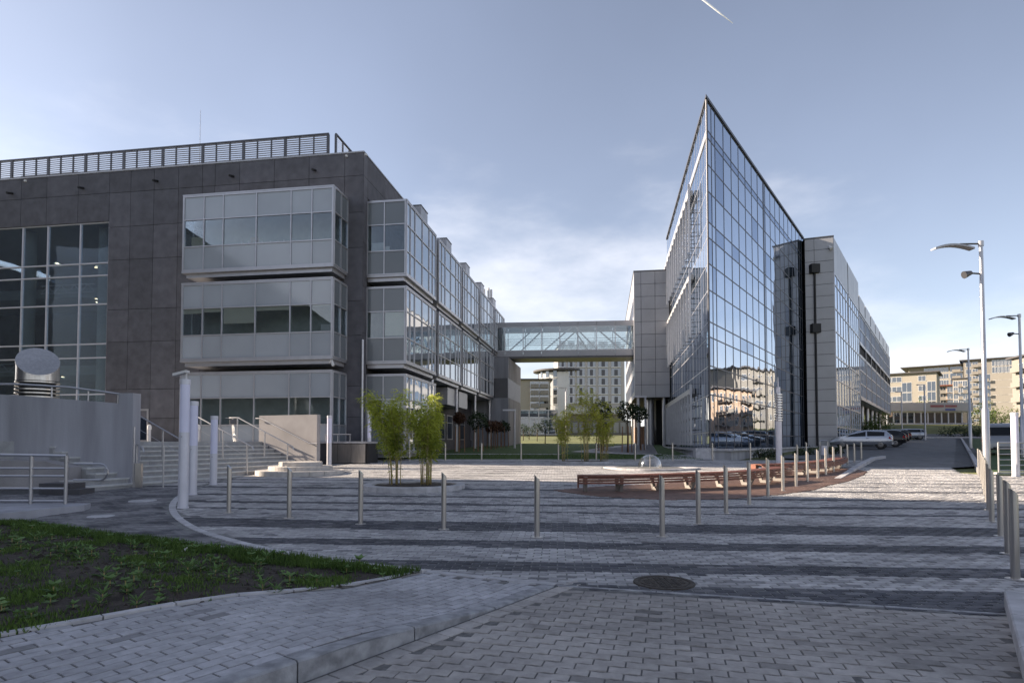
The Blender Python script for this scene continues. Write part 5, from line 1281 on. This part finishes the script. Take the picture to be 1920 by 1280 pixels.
for px, py, D, lab in ((981,803,75,'small dark bush tree left below the bridge'),(992,809,80,'tiny round bush tree below the bridge'),(1007,803,72,'small dark tree below the middle of the bridge left part'),(1022,798,60,'young leafy tree left of the yellow bamboo')):
    lollipop(px, py, D, .75, M['leaf_mid' if px == 1022 else 'leaf_dark'], lab, stakes=False, group='small trees on the far lawn', n=420)
def bush(x, y, r, h, label, leafm='leaf_mid', n=900, group=None, ll=.12):
    zb = gz(x, y); root = thing('shrub', label, 'shrub', (x, y, zb), group)
    m = MB()
    for k in range(4): a = k*1.6; m.tube([(x,y,zb-.05),(x+r*.4*math.cos(a),y+r*.4*math.sin(a),zb+h*.6)], [.03,.012], 5)
    m.build('stem', M['bark'], root)
    d = rdir(n); d[:,2] = np.abs(d[:,2]); rad = rng.uniform(.4,1,n)**.5*(1+.2*np.sin(d[:,0]*6)+.15*np.sin(d[:,1]*9)); P = d*rad[:,None]*np.array([r,r,h])+np.array([x,y,zb])
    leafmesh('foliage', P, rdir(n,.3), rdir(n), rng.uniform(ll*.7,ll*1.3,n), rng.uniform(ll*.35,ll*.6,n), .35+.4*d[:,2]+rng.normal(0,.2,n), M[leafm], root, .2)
for i, (px, py) in enumerate(((1424,857),(1441,857),(1457,856),(1500,853),(1518,852),(1558,851),(1573,850))):
    x, y = G(px, py); bush(x, y, .36, .5, '%s low clipped shrub from the left along the wedge building wall' % ordn[i], 'leaf_dark', 420, 'low shrubs along the podium wall', .09)
x, y = G(678, 861); bush(x+.9, y+.3, .5, .55, 'low green shrub under the nearest side bay', 'leaf_mid', 400)
# big bushes and hedge on the right, also mirrored in the glass
for x, y, r, h, lab in ((48.5,80,2.6,3.2,'dark green bush at the far corner of the long wing'),(72,96,3,1.8,'low dark bush on the meadow before the shop pavilion'),(77,97,3.2,1.5,'second low bush on the meadow'),(56,97,1.2,2.6,'small conifer on the meadow bank')):
    bush(x, y, r, h, lab, 'leaf_mid' if x == 48.5 else 'leaf_dark', 2600 if x == 48.5 else 1200, None, .25)
for i in range(9): bush(74+5.2*i, 124+1.2*i-(i%3), 2.4+.4*(i%2), 3.4+.7*(i%3), '%s leafy tree crown from the left before the far apartment blocks' % ordn[i], 'leaf_mid', 700, 'trees before the far apartment blocks', .4)
for i in range(7): bush(31+3.6*i, 21+4.0*i, 2.1, 3.1, '%s tall hedge bush right of the road beyond the photo edge' % ordn[i], 'leaf_mid', 900, 'hedge on the right of the road', .25)
# vegetation on the soil bed
def bed_plants():
    n = 170000; P = []; T = []; H = []
    pts = rng.uniform([-9.5,.5],[-.9,10.8],(n*2,2)); k = 0
    for x, y in pts:
        if x < -y*.92-.3 or y < 3 or not inpoly(x, y, BED): continue
        d1 = abs((Vector((x,y))-Vector((-1.0,6.73))).dot(Vector((-.4525,-.8918)).normalized()))       # distance from the far edge
        nzv = noise.noise((x*1.3, y*1.3, 4)) + .5*noise.noise((x*3.6, y*3.6, 8))
        dens = .95 if d1 < .42+.3*noise.noise((x,y,1)) else max(0.03, .10 + nzv*1.15)
        if random.random() > dens: continue
        P.append((x, y, zbed(x,y)-.01)); T.append(.45+nzv*.3+random.gauss(0,.2)); H.append(random.uniform(.04,.11)*(1.25 if d1 < .5 else .8))
    n = len(P); D = rdir(n)*.42+np.array([0,0,1])
    o = leafmesh('grass', P, D, rdir(n), np.array(H), rng.uniform(.006,.013,n), np.array(T), M['leaf_grass'], None, .12); tag(o, 'young green grass growing in patches on dark soil', 'grass', kind='stuff')
bed_plants()
def weed_proto(nl, ln, wd, up):
    root = thing('weed', 'x', 'weed'); P = []; D = []; 
    for tier in range(2):
        for k in range(nl): a = 2*math.pi*k/nl+tier*.6+random.gauss(0,.2); P.append((0,0,.01+tier*.035)); D.append((math.cos(a), math.sin(a), up+tier*.5))
    n = len(P); N_ = np.tile([0.05,0.02,1.0],(n,1)); leafmesh('leaf_rosette', P, D, N_, rng.uniform(ln*.7,ln*1.2,n), rng.uniform(wd*.7,wd*1.2,n), rng.uniform(.2,.9,n), M['leaf_weed'], root, .25)
    m = MB(); m.tube([(0,0,-.02),(0,0,.06)], .004, 5); m.build('stem', M['culm'], root); return root
protos = [(weed_proto(5,.10,.045,.5),[True]), (weed_proto(7,.13,.022,.7),[True]), (weed_proto(4,.08,.05,.3),[True])]
cnt = 0
while cnt < 170:
    x, y = rng.uniform(-8.2,-1.2), rng.uniform(3.6,10.2)
    if x < -y*.87 or not inpoly(x, y, BED) or noise.noise((x*1.0,y*1.0,6)) < -.25: continue
    pr_, fg = random.choice(protos); s_ = random.uniform(.55,1.35)
    o = put(pr_, fg, float(x), float(y), '%s weed growing in the dark soil %s' % (['round leaved green','narrow leaved spiky green','low broad leaved green'][[q_[0] for q_ in protos].index(pr_)], 'close to the brick sidewalk' if inpoly(x, y, [(-1.0,6.73),(-9,-1.6),(-9.9,-.9),(-1.9,7.1)]) else ('near the dark cobbles' if y > 8.3-.42*(x+1) or y > 8.6 else 'in the middle of the bed')), 'weeds in the soil bed', rz=random.uniform(0,6.28), z=zbed(x,y), sc=s_); cnt += 1
m = MB(); x, y = G(345, 1040); m.add([(x-.04,y,zbed(x,y)+.01),(x+.05,y+.01,zbed(x,y)+.02),(x+.03,y+.02,zbed(x,y)+.07),(x-.02,y+.04,zbed(x,y)+.04)], [(0,1,2,3)]); o = m.build('paper_scrap', M['white']); tag(o, 'small white scrap of paper lying on the soil bed', 'litter')
# soil clods
P_c = MB()
for _ in range(4200):
    x, y = rng.uniform(-8.5,-1.1), rng.uniform(3.3,10.4)
    if not inpoly(x, y, BED): continue
    r = random.uniform(.008,.03)*(1.6 if random.random() < .06 else 1); z_ = zbed(x,y)+r*.2; b = [(x+r*math.cos(a)*random.uniform(.7,1.3), y+r*math.sin(a)*random.uniform(.7,1.3), z_-r*.3) for a in (0,1.26,2.5,3.77,5.03)]
    P_c.add(b+[(x,y,z_+r*.7)], [(k,(k+1)%5,5) for k in range(5)])
o = P_c.build('soil_clods', M['soil']); tag(o, 'small lumps of dark earth scattered over the soil bed', 'soil', kind='stuff')
# short blades along the lawn
P = rng.uniform([-7.5,31.3],[10,37],(16000,2)); P = np.array([(x,y,gz(x,y)+.01) for x,y in P]); n = len(P)
o = leafmesh('grass', P, rdir(n)*.4+np.array([0,0,1]), rdir(n), rng.uniform(.05,.1,n), .014, rng.uniform(0,.7,n), M['leaf_grass'], None, .1); tag(o, 'short mown grass of the shaded lawn behind the plaza', 'grass', kind='stuff')

# ================================================================ VEHICLES
def car(x, y, h, paint, label, L=4.2, H=1.46, Wd=1.74, estate=False, van=False, name='parked_car'):
    """body lofted from cross sections, x forward"""
    root = thing(name, label, 'car' if not van else 'van', (0,0,0), None if van else 'cars parked beside the long wing')
    if van: st = [(-2.4,.45,1.0,1.90),(-2.3,.35,1.05,1.93),(-.5,.3,1.05,1.95),(.9,.3,1.05,1.92),(1.5,.3,1.05,1.75),(1.95,.3,1.02,1.12),(2.3,.32,.95,.98),(2.42,.4,.7,.75)]
    elif estate: st = [(-L/2,.42,.80,.86),(-L/2+.06,.34,.90,1.20),(-L/2+.45,.28,.93,H-.06),(-L/2+1.2,.25,.93,H),(.1,.25,.92,H),(.55,.25,.91,H-.06),(1.2,.26,.92,1.0),(L/2-.45,.27,.87,.93),(L/2-.12,.30,.73,.79),(L/2,.36,.58,.62)]
    else: st = [(-L/2,.42,.82,.88),(-L/2+.05,.34,.92,1.05),(-L/2+.38,.28,.95,H-.10),(-L/2+.85,.25,.94,H-.015),(-.35,.25,.93,H),(.25,.25,.92,H-.05),(1.05,.26,.93,1.02),(L/2-.5,.27,.88,.94),(L/2-.12,.30,.74,.80),(L/2,.36,.58,.62)]
    rings = []
    for i, (sx_, zs, zb, zr) in enumerate(st):
        e = .86 if i in (0, len(st)-1) else (.95 if i in (1, len(st)-2) else 1)
        w = Wd/2*e; wr = w*(1-.24*min(1,(zr-zb)/.5)); wr2 = wr*.78
        rings.append([(sx_,-w*.9,zs),(sx_,-w,zs+.12),(sx_,-w*1.0,(zs+zb)/2+.05),(sx_,-w*.965,zb),(sx_,-wr,zr-.05*(zr-zb)-.02),(sx_,-wr2,zr),(sx_,wr2,zr),(sx_,wr,zr-.05*(zr-zb)-.02),(sx_,w*.965,zb),(sx_,w,(zs+zb)/2+.05),(sx_,w,zs+.12),(sx_,w*.9,zs)])
    K = 12; m = MB(); m.add([p for r in rings for p in r], [(i*K+k, i*K+(k+1)%K, (i+1)*K+(k+1)%K, (i+1)*K+k) for i in range(len(rings)-1) for k in range(K)] + [tuple(range(K)), tuple(range(len(rings)*K-1, len(rings)*K-K-1, -1))])
    body = m.build('body', paint, root, fix=True, smooth=True)
    def side_win(i0, i1, s, a=.10, b=.88, nm='side_window'):
        q = []
        for i, t in ((i0,a),(i1,a),(i1,b),(i0,b)):
            ii = int(i); f = i-ii; jj = min(ii+1, len(rings)-1)
            lo = Vector(rings[ii][8 if s > 0 else 3]).lerp(Vector(rings[jj][8 if s > 0 else 3]), f); hi = Vector(rings[ii][7 if s > 0 else 4]).lerp(Vector(rings[jj][7 if s > 0 else 4]), f)
            q.append(lo.lerp(hi, t)+Vector((0, s*.008, 0)))
        m = MB(); m.extr(q, (0, -s*.02, 0)); return m.build(nm, M['car_glass'], root, fix=True)
    for s in (-1, 1):
        if van: side_win(3.05,4.4,s,.15,.9)
        else: side_win(2.3,3.9,s); side_win(4.0,5.7,s,.1,.84); 
        if estate: side_win(1.6,2.2,s)
    def cross(i0, i1, a, nm, mt):
        q = []
        for i, t in ((i0,a),(i1,a)):
            ii = int(i); f = i-ii; jj = min(ii+1,len(rings)-1); Lf = Vector(rings[ii][5]).lerp(Vector(rings[jj][5]), f); Rt_ = Vector(rings[ii][6]).lerp(Vector(rings[jj][6]), f)
            q.append((Lf, Rt_))
        w = MB(); d = Vector((.012*(1 if i0 > 3 else -1),0,.012)); w.extr([q[0][0]+d, q[0][1]+d, q[1][1]+d, q[1][0]+d], -d*1.5); w.build(nm, mt, root, fix=True)
    if van: cross(4.15,4.92,0,'windscreen',M['car_glass'])
    else: cross(5.1,5.92,0,'windscreen',M['car_glass']); cross(1.12,1.9,0,'rear_window',M['car_glass'])
    for s in (-1,1):
        for wx in ((-L/2+.78, L/2-.85) if not van else (-1.5,1.5)):
            m = MB(); m.lathe([(0,-.1),(.2,-.1),(.31,-.09),(.32,.0),(.31,.09),(.2,.1),(0,.1)], (0,0,0), 24); w = m.build('wheel', M['rubber'], root, smooth=True)
            w.data.transform(Matrix.Translation((wx, s*(Wd/2-.10), .32)) @ Matrix.Rotation(R(90), 4, 'X'))
            m = MB(); m.lathe([(0,0),(.07,.012),(.2,.0),(.21,-.02)], (0,0,0), 16); r_ = m.build('rim', M['hub'], w, smooth=True); r_.data.transform(Matrix.Translation((wx, s*(Wd/2+.008), .32)) @ Matrix.Rotation(R(-90*s), 4, 'X'))
        m = MB(); a_ = rings[1 if not van else 0]; m.extr([(a_[0][0]-.045, s*Wd*.33, .72),(a_[0][0]-.045, s*Wd*.45, .70),(a_[0][0]+.22, s*Wd*.492, .80),(a_[0][0]+.16, s*Wd*.487, .95),(a_[0][0]-.03, s*Wd*.36, .95)], (0,s*.02,0)); m.build('tail_lamp', M['red_lamp'], root, fix=True)
        m = MB(); fx_ = st[-2][0]; m.extr([(fx_+.03, s*Wd*.30, .60),(fx_+.02, s*Wd*.44, .62),(fx_-.28, s*Wd*.475, .72),(fx_-.18, s*Wd*.36, .74)], (0,0,.04)); m.build('headlight', M['clear_lamp'], root, fix=True)
        m = MB(); m.extr([(.78,s*Wd*.47,.95),(.95,s*Wd*.47,.95),(.93,s*(Wd*.5+.12),.98),(.80,s*(Wd*.5+.12),.98)], (0,0,.11)); m.build('side_mirror', paint, root, fix=True)
        m = MB(); m.box(-.55,-.38,s*Wd*.5-.01,s*Wd*.5+.02,.80,.83); m.build('door_handle', M['black'], root)
        m = MB(); m.box(-L/2+1.25,L/2-1.3,s*Wd*.5-.03,s*Wd*.5-.005,.22,.30); m.build('sill', M['black'], root)
        for wx in ((-L/2+.78, L/2-.85) if not van else (-1.5,1.5)):
            m = MB(); m.lathe([(0,0),(.375,0)], (0,0,0), 24); r_ = m.build('wheel_arch', M['black'], root); r_.data.transform(Matrix.Translation((wx, s*(Wd/2+.004 - .012), .36)) @ Matrix.Rotation(R(-90*s), 4, 'X'))
    m = MB(); m.box(st[-2][0]-.02, st[-1][0]+.015, -.45, .45, .30, .48); m.build('grille', M['black'], root)
    m = MB(); m.box(-L/2-.03 if not van else -2.43, -L/2+.05, -.75, .75, .36, .50); m.build('rear_bumper', paint if not van else M['black'], root)
    root.location = (x, y, gz(x, y)+.0); root.rotation_euler = (0, 0, math.atan2(h[1], h[0])); return root
hd = (-.83,.56)
car(27.3,47.0,hd,M['silver_paint'],'silver five door hatchback parked nearest by the grey clad block')
car(31.6,52.0,hd,M['dark_paint'],'dark hatchback wedged between the silver hatchback and the black car')
car(35.4,57.4,hd,M['dark_paint'],'black car parked just behind the silver hatchback',estate=True)
car(41.5,66.2,hd,M['dark_paint'],'dark car parked in the middle of the row, mostly hidden')
car(53.0,81.0,(-.9,.42),M['silver_paint'],'silver estate car parked last in the row at the road end',L=4.6,estate=True)
car(30.4,37.4,(-.60,-.80),M['grey_paint'],'grey van standing at the right side of the road facing the camera',L=4.8,H=1.95,Wd=1.85,van=True,name='delivery_van')
car(58,104,(1,0),M['silver_paint'],'small pale car far off on the meadow bank',estate=True)

# ================================================================ FAR BUILDINGS
def win_block(root, O, u, n, t0, t1, z0, z1, nx, nz, ww, wh, wm, mm=None, sill=True, balc=None, dpt=.12, wallname=None):
    dx = (t1-t0)/nx; dz = (z1-z0)/nz
    for j in range(nz):
        for i in range(nx):
            tc_, zc = t0+(i+.5)*dx, z0+(j+.5)*dz
            f = MB(); f.fbox(O, u, n, tc_-ww/2-.06, tc_+ww/2+.06, -.02, .04, zc+wh/2, zc+wh/2+.08); f.fbox(O, u, n, tc_-ww/2-.1, tc_+ww/2+.1, -.02, .10, zc-wh/2-.1, zc-wh/2)
            for a in (-ww/2-.06, ww/2, -.03): f.fbox(O, u, n, tc_+a, tc_+a+.06, -.02, .038, zc-wh/2, zc+wh/2)
            w = f.build('window', mm or M['white'], root)
            slab('pane', ww, wh, .02, wm, w, O, u, tc_, zc, d=.012, n=n)
            if balc and balc(i, j): b = MB(); b.fbox(O, u, n, tc_-dx*.42, tc_+dx*.42, .05, 1.1, zc-wh/2-.35, zc-wh/2-.2); b.fbox(O, u, n, tc_-dx*.42, tc_+dx*.42, 1.03, 1.1, zc-wh/2-.2, zc-wh/2+.75); b.build('balcony', M['greige'], root)
def block(name, label, x0, y0, x1, y1, dp, z0, z1, m_, roof=True, over=.8, cat='building', wm=None, rows=(), roofm=None):
    """box building: front edge from (x0,y0) to (x1,y1), depth dp backwards"""
    O = Vector((x0,y0)); u = (Vector((x1,y1))-O); L_ = u.length; u.normalize(); n = Vector((u.y,-u.x)); root = thing(name, label, cat, (x0,y0,z0))
    m = MB(); m.fbox(O, u, n, 0, L_, -dp, 0, z0-2, z1); m.build('wall', m_, root)
    if roof: m = MB(); m.fbox(O, u, n, -over, L_+over, -dp-over, over, z1+.003, z1+.35); m.build('roof', roofm or M['roof'], root)
    for (a, b, za, zb, nx, nz, ww, wh, mat_, bal) in rows: win_block(root, O, u, n, a*L_, b*L_, za, zb, nx, nz, ww, wh, mat_, balc=bal)
    return root, O, u, n, L_
Zp = lambda py, D: EZ+(830-py)/F*D
FW = M['far_win']
# hotel in the gap
D = 190.
hz0, hzt = Zp(765,D), Zp(648,D); hx0, hx1 = PT(1046,700,D).x, PT(1171,700,D).x
rt, O, u, n, L_ = block('hotel_building', 'pale multi storey hotel with bay window columns seen under the bridge', hx0, D, hx1, D, 18, hz0, hzt, M['hotel'], over=.2)
m = MB(); m.fbox(O, u, n, 0, L_, -18, -.6, 2, hz0-1.8); m.build('ground_floor', M['greige'], rt); m = MB(); m.fbox(O, u, n, -1, L_+.5, -18, .8, hz0-1.8, hz0); m.build('white_band', M['white'], rt)
for k, pxc in enumerate((1055,1071,1089,1109,1131,1155)):
    tc_ = PT(pxc,700,D).x-hx0; ww = (1.7,1.9,2.1,2.2,2.6,2.6)[k]
    for j in range(7):
        zc = Zp(749-17*j,D); f = MB(); f.fbox(O,u,n,tc_-ww/2-.3,tc_+ww/2+.3,-.02,.35,zc-1.30,zc-1.02); w = f.build('window', M['white'], rt)
        slab('pane', ww*1.15, 2.5, .05, FW, w, O, u, tc_, zc+.12, d=.06, n=n); b = MB(); b.fbox(O,u,n,tc_-ww*.2,tc_+ww*.2,.09,.3,zc-.9,zc+.9); b.build('middle_bay', M['alu_dark'], w)
# rounded hotel corner
hc_ = Vector((hx0+1.0, D+6.0)); rr_c = 7.0
m = MB(); m.lathe([(rr_c,hz0-6),(rr_c,Zp(697,D)),(0,Zp(697,D))], (hc_.x,hc_.y,0), 20, math.pi*.80, math.pi*1.62); m.build('round_corner_wall', M['white'], rt)
m = MB(); m.lathe([(0,Zp(690,D)),(rr_c+1.6,Zp(691,D)),(rr_c+1.6,Zp(694,D)),(0,Zp(696,D))], (hc_.x,hc_.y,0), 24, math.pi*.7, math.pi*1.9); m.build('round_roof', M['roof'], rt)
for k, a in enumerate((1.05,1.17,1.29,1.41)):
    aa = math.pi*a; c_ = Vector((hc_.x+rr_c*math.cos(aa), hc_.y+rr_c*math.sin(aa))); n2 = Vector((math.cos(aa), math.sin(aa))); u2 = Vector((-n2.y, n2.x))
    for j in range(4): f = MB(); zc = Zp(751-17*j,D); f.fbox(c_,u2,n2,-.75,.75,-.1,.2,zc-1.35,zc-1.15); w = f.build('window', M['white'], rt); slab('pane', 1.1, 2.2, .05, FW, w, c_, u2, 0, zc, d=.06, n=n2)
D = 165.
x0, x1 = PT(968,700,D).x, PT(1032,700,D).x
block('apartment_block', 'cream apartment block with balconies between concrete wing and hotel', x0, D, x1, D, 14, 3, Zp(712,D), M['cream'], over=.6, rows=[(.40,.95,Zp(775,D),Zp(714,D),2,5,2.4,1.5,FW,lambda i,j: j>0)])
D = 118.
x0, x1 = PT(974,780,D).x, PT(1046,780,D).x
rt, O, u, n, L_ = block('glass_hall', 'low dark blue glass hall behind the small trees under the bridge', x0, D, x1, D, 10, 2.6, Zp(768,D), M['backing'], roof=False)
fr = MB(); ts = [L_*k/4 for k in range(5)]; zs = [3.0,4.6,6.2,Zp(768,D)]; grid_frame(fr,O,u,n,ts,zs,w=.2,d0=-.02,d1=.1,edge=.2); f = fr.build('glazing', M['alu'], rt); glaze(f,O,u,n,ts,zs,lambda i,j: M['far_win_blue'],w=.2,edge=.2,d=.02)
D = 130.
x0, x1 = PT(1046,780,D).x, PT(1200,780,D).x
rt, O, u, n, L_ = block('low_annexe', 'low pale annexe with louvred front behind the yellow bamboo', x0, D, x1, D, 10, 3, Zp(788,D), M['greige'], roof=False)
for k in range(12): m = MB(); m.fbox(O,u,n,L_*k/12+.2,L_*(k+1)/12-.2,0.0,.1,3.6,Zp(792,D)); m.build('panel', M['metal_panel'], rt)
# pavilion with faded sign
D = 119.
x0, x1 = PT(1662,780,D).x, PT(1816,780,D).x; zb = gz(80,D)
rt, O, u, n, L_ = block('shop_pavilion', 'low glass shop pavilion with a grey fascia beyond the meadow', x0, D, x1, D, 10, zb-.2, Zp(756,D), M['backing'], roof=False)
m = MB(); m.fbox(O,u,n,-.3,L_+.3,-10,.9,Zp(771,D),Zp(755,D)); m.build('fascia', M['metal_panel'], rt)
for a, b, c_ in ((.50,.66,'sign_red'),(.68,.82,'sign_red')):
    m = MB(); m.fbox(O,u,n,L_*a,L_*b,.9,.96,Zp(763.5,D),Zp(759.5,D)); m.build('sign_board', M[c_], rt)
m = MB(); m.fbox(O,u,n,L_*.68,L_*.80,.9,.95,Zp(770,D),Zp(766,D)); m.build('sign_board', M['sign_blue'], rt)
fr = MB(); ts = [L_*k/12 for k in range(13)]; zs = [zb,Zp(771,D)]; grid_frame(fr,O,u,n,ts,zs,w=.25,d0=.0,d1=.15,edge=.25); f = fr.build('glazing', M['white_metal'], rt); glaze(f,O,u,n,ts,zs,lambda i,j: FW,w=.25,edge=.25,d=.05)
# right hand apartment blocks
def facing(px0, px1, D):
    a0, a1 = ray(px0, 750)[0], ray(px1, 750)[0]; x0 = a0*D; t = (a1*D-x0)/(.78+.62*a1); return x0, D, x0+.78*t, D-.62*t
FB = M['far_win_blue']
D = 185.
block('apartment_block', 'beige flat roofed apartment block left behind the shop pavilion', *facing(1655,1757,D), 14, 3, Zp(703,D), M['cream'], over=.8, rows=[(.0,.36,Zp(776,D),Zp(704,D),2,4,2.6,1.5,FW,None),(.40,.52,Zp(772,D),Zp(720,D),1,3,2.4,3.0,FB,None),(.68,.80,Zp(776,D),Zp(704,D),1,4,1.8,1.5,FW,None),(.84,.97,Zp(772,D),Zp(720,D),1,3,2.0,3.0,FB,None)])
D = 250.
block('apartment_block', 'pale apartment block farthest back with an overhanging dark roof', *facing(1704,1806,D), 16, 3, Zp(690,D), M['beige'], over=2.5, rows=[(.30,.75,Zp(726,D),Zp(691,D),5,3,1.6,1.9,FW,None),(.80,.98,Zp(726,D),Zp(691,D),1,3,4,2,FB,lambda i,j: True)])
D = 200.
block('town_house', 'small sunlit apricot house with a red brown hipped roof', *facing(1757,1790,D), 9, 3, Zp(724,D), M['orange'], over=1.0, roofm=M['wood'], rows=[(.15,.95,Zp(762,D),Zp(725,D),2,3,1.5,1.8,FW,lambda i,j: i==0)])
block('town_house', 'sunlit cream house right of the small apricot house', *facing(1787,1815,D-4), 9, 3, Zp(713,D), M['cream'], over=.4, rows=[(.05,.98,Zp(762,D),Zp(716,D),3,4,1.2,1.7,FW,lambda i,j: (i+j)%2==0)])
D = 230.
rt, O, u, n, L_ = block('apartment_block', 'big apartment block with a dark flat roof behind the street lamps on the right', *facing(1808,1996,D), 22, 4, Zp(676,D), M['greige'], over=1.2, rows=[
  (.31,.50,Zp(703,D),Zp(677,D),5,2,1.5,2.2,FW,None),(.33,.50,Zp(757,D),Zp(703,D),5,4,1.9,2.2,FW,None),(.52,.56,Zp(757,D),Zp(703,D),1,4,1.6,2.2,FW,None),
  (.17,.27,Zp(784,D),Zp(703,D),2,6,2.0,2.4,FB,lambda i,j: i==1),(.02,.16,Zp(797,D),Zp(677,D),2,9,1.6,1.8,FW,lambda i,j: i==1),(.62,.98,Zp(797,D),Zp(677,D),6,9,2.2,2.0,FW,lambda i,j: i%3!=1)])
m = MB(); m.fbox(O,u,n,.28*L_,.60*L_,.01,.06,Zp(790,D),Zp(702.5,D)); m.build('projecting_bay', M['beige'], rt)
# blocks further right, outside the frame but mirrored in the glass
for i, (x0,y0,x1,y1,h,mt,lab) in enumerate(((91,104,87,89,9,'orange','sunlit apricot apartment house beyond the right edge'),(106,80,114,66,13,'cream','cream apartment house beyond the right edge, second from the road'),(111,133,106,112,14.5,'greige','grey beige apartment house just beyond the right edge, mirrored in the wedge building'),(70,22,84,4,15,'beige','beige apartment house far right beside the camera side'))):
    block('apartment_block', lab, x0, y0, x1, y1, 12, gz(x0,y0), gz(x0,y0)+h, M[mt], over=.8, rows=[(.05,.95,gz(x0,y0)+1,gz(x0,y0)+h-.5,4,int(h/3),1.5,1.5,FW,lambda i,j: i%2==0)])
# neighbour building out of frame on the left: it throws the shade over the near plaza
rt, O, u, n, L_ = block('neighbour_building', 'dark office building beyond the left edge, shading the near plaza', -53, -50, -31, 20.2, 22, 0, 19.0, M['concrete_panel'], over=.1)
m = MB(); m.fbox(Vector((-33.2,20.2)), Vector((.3,.954)), Vector((.954,-.3)), 0, 4.2, -4, 0, 0, 15.6); m.build('lower_wing', M['metal_panel'], rt)

# contrail high up
c0 = Vector((G(1540,1275)[0]*0,0,0)); pa = PT(1308,-8,4200); pb = PT(1374,44,4200)
m = MB(); m.tube([tuple(pa+Vector((-150,0,130))), tuple(pa), tuple(pa.lerp(pb,.6)), tuple(pb)], [9,7,5,2], 8); o = m.build('contrail', M['contrail'], smooth='all'); tag(o, 'short white aircraft contrail high in the sky at the upper right', 'contrail')
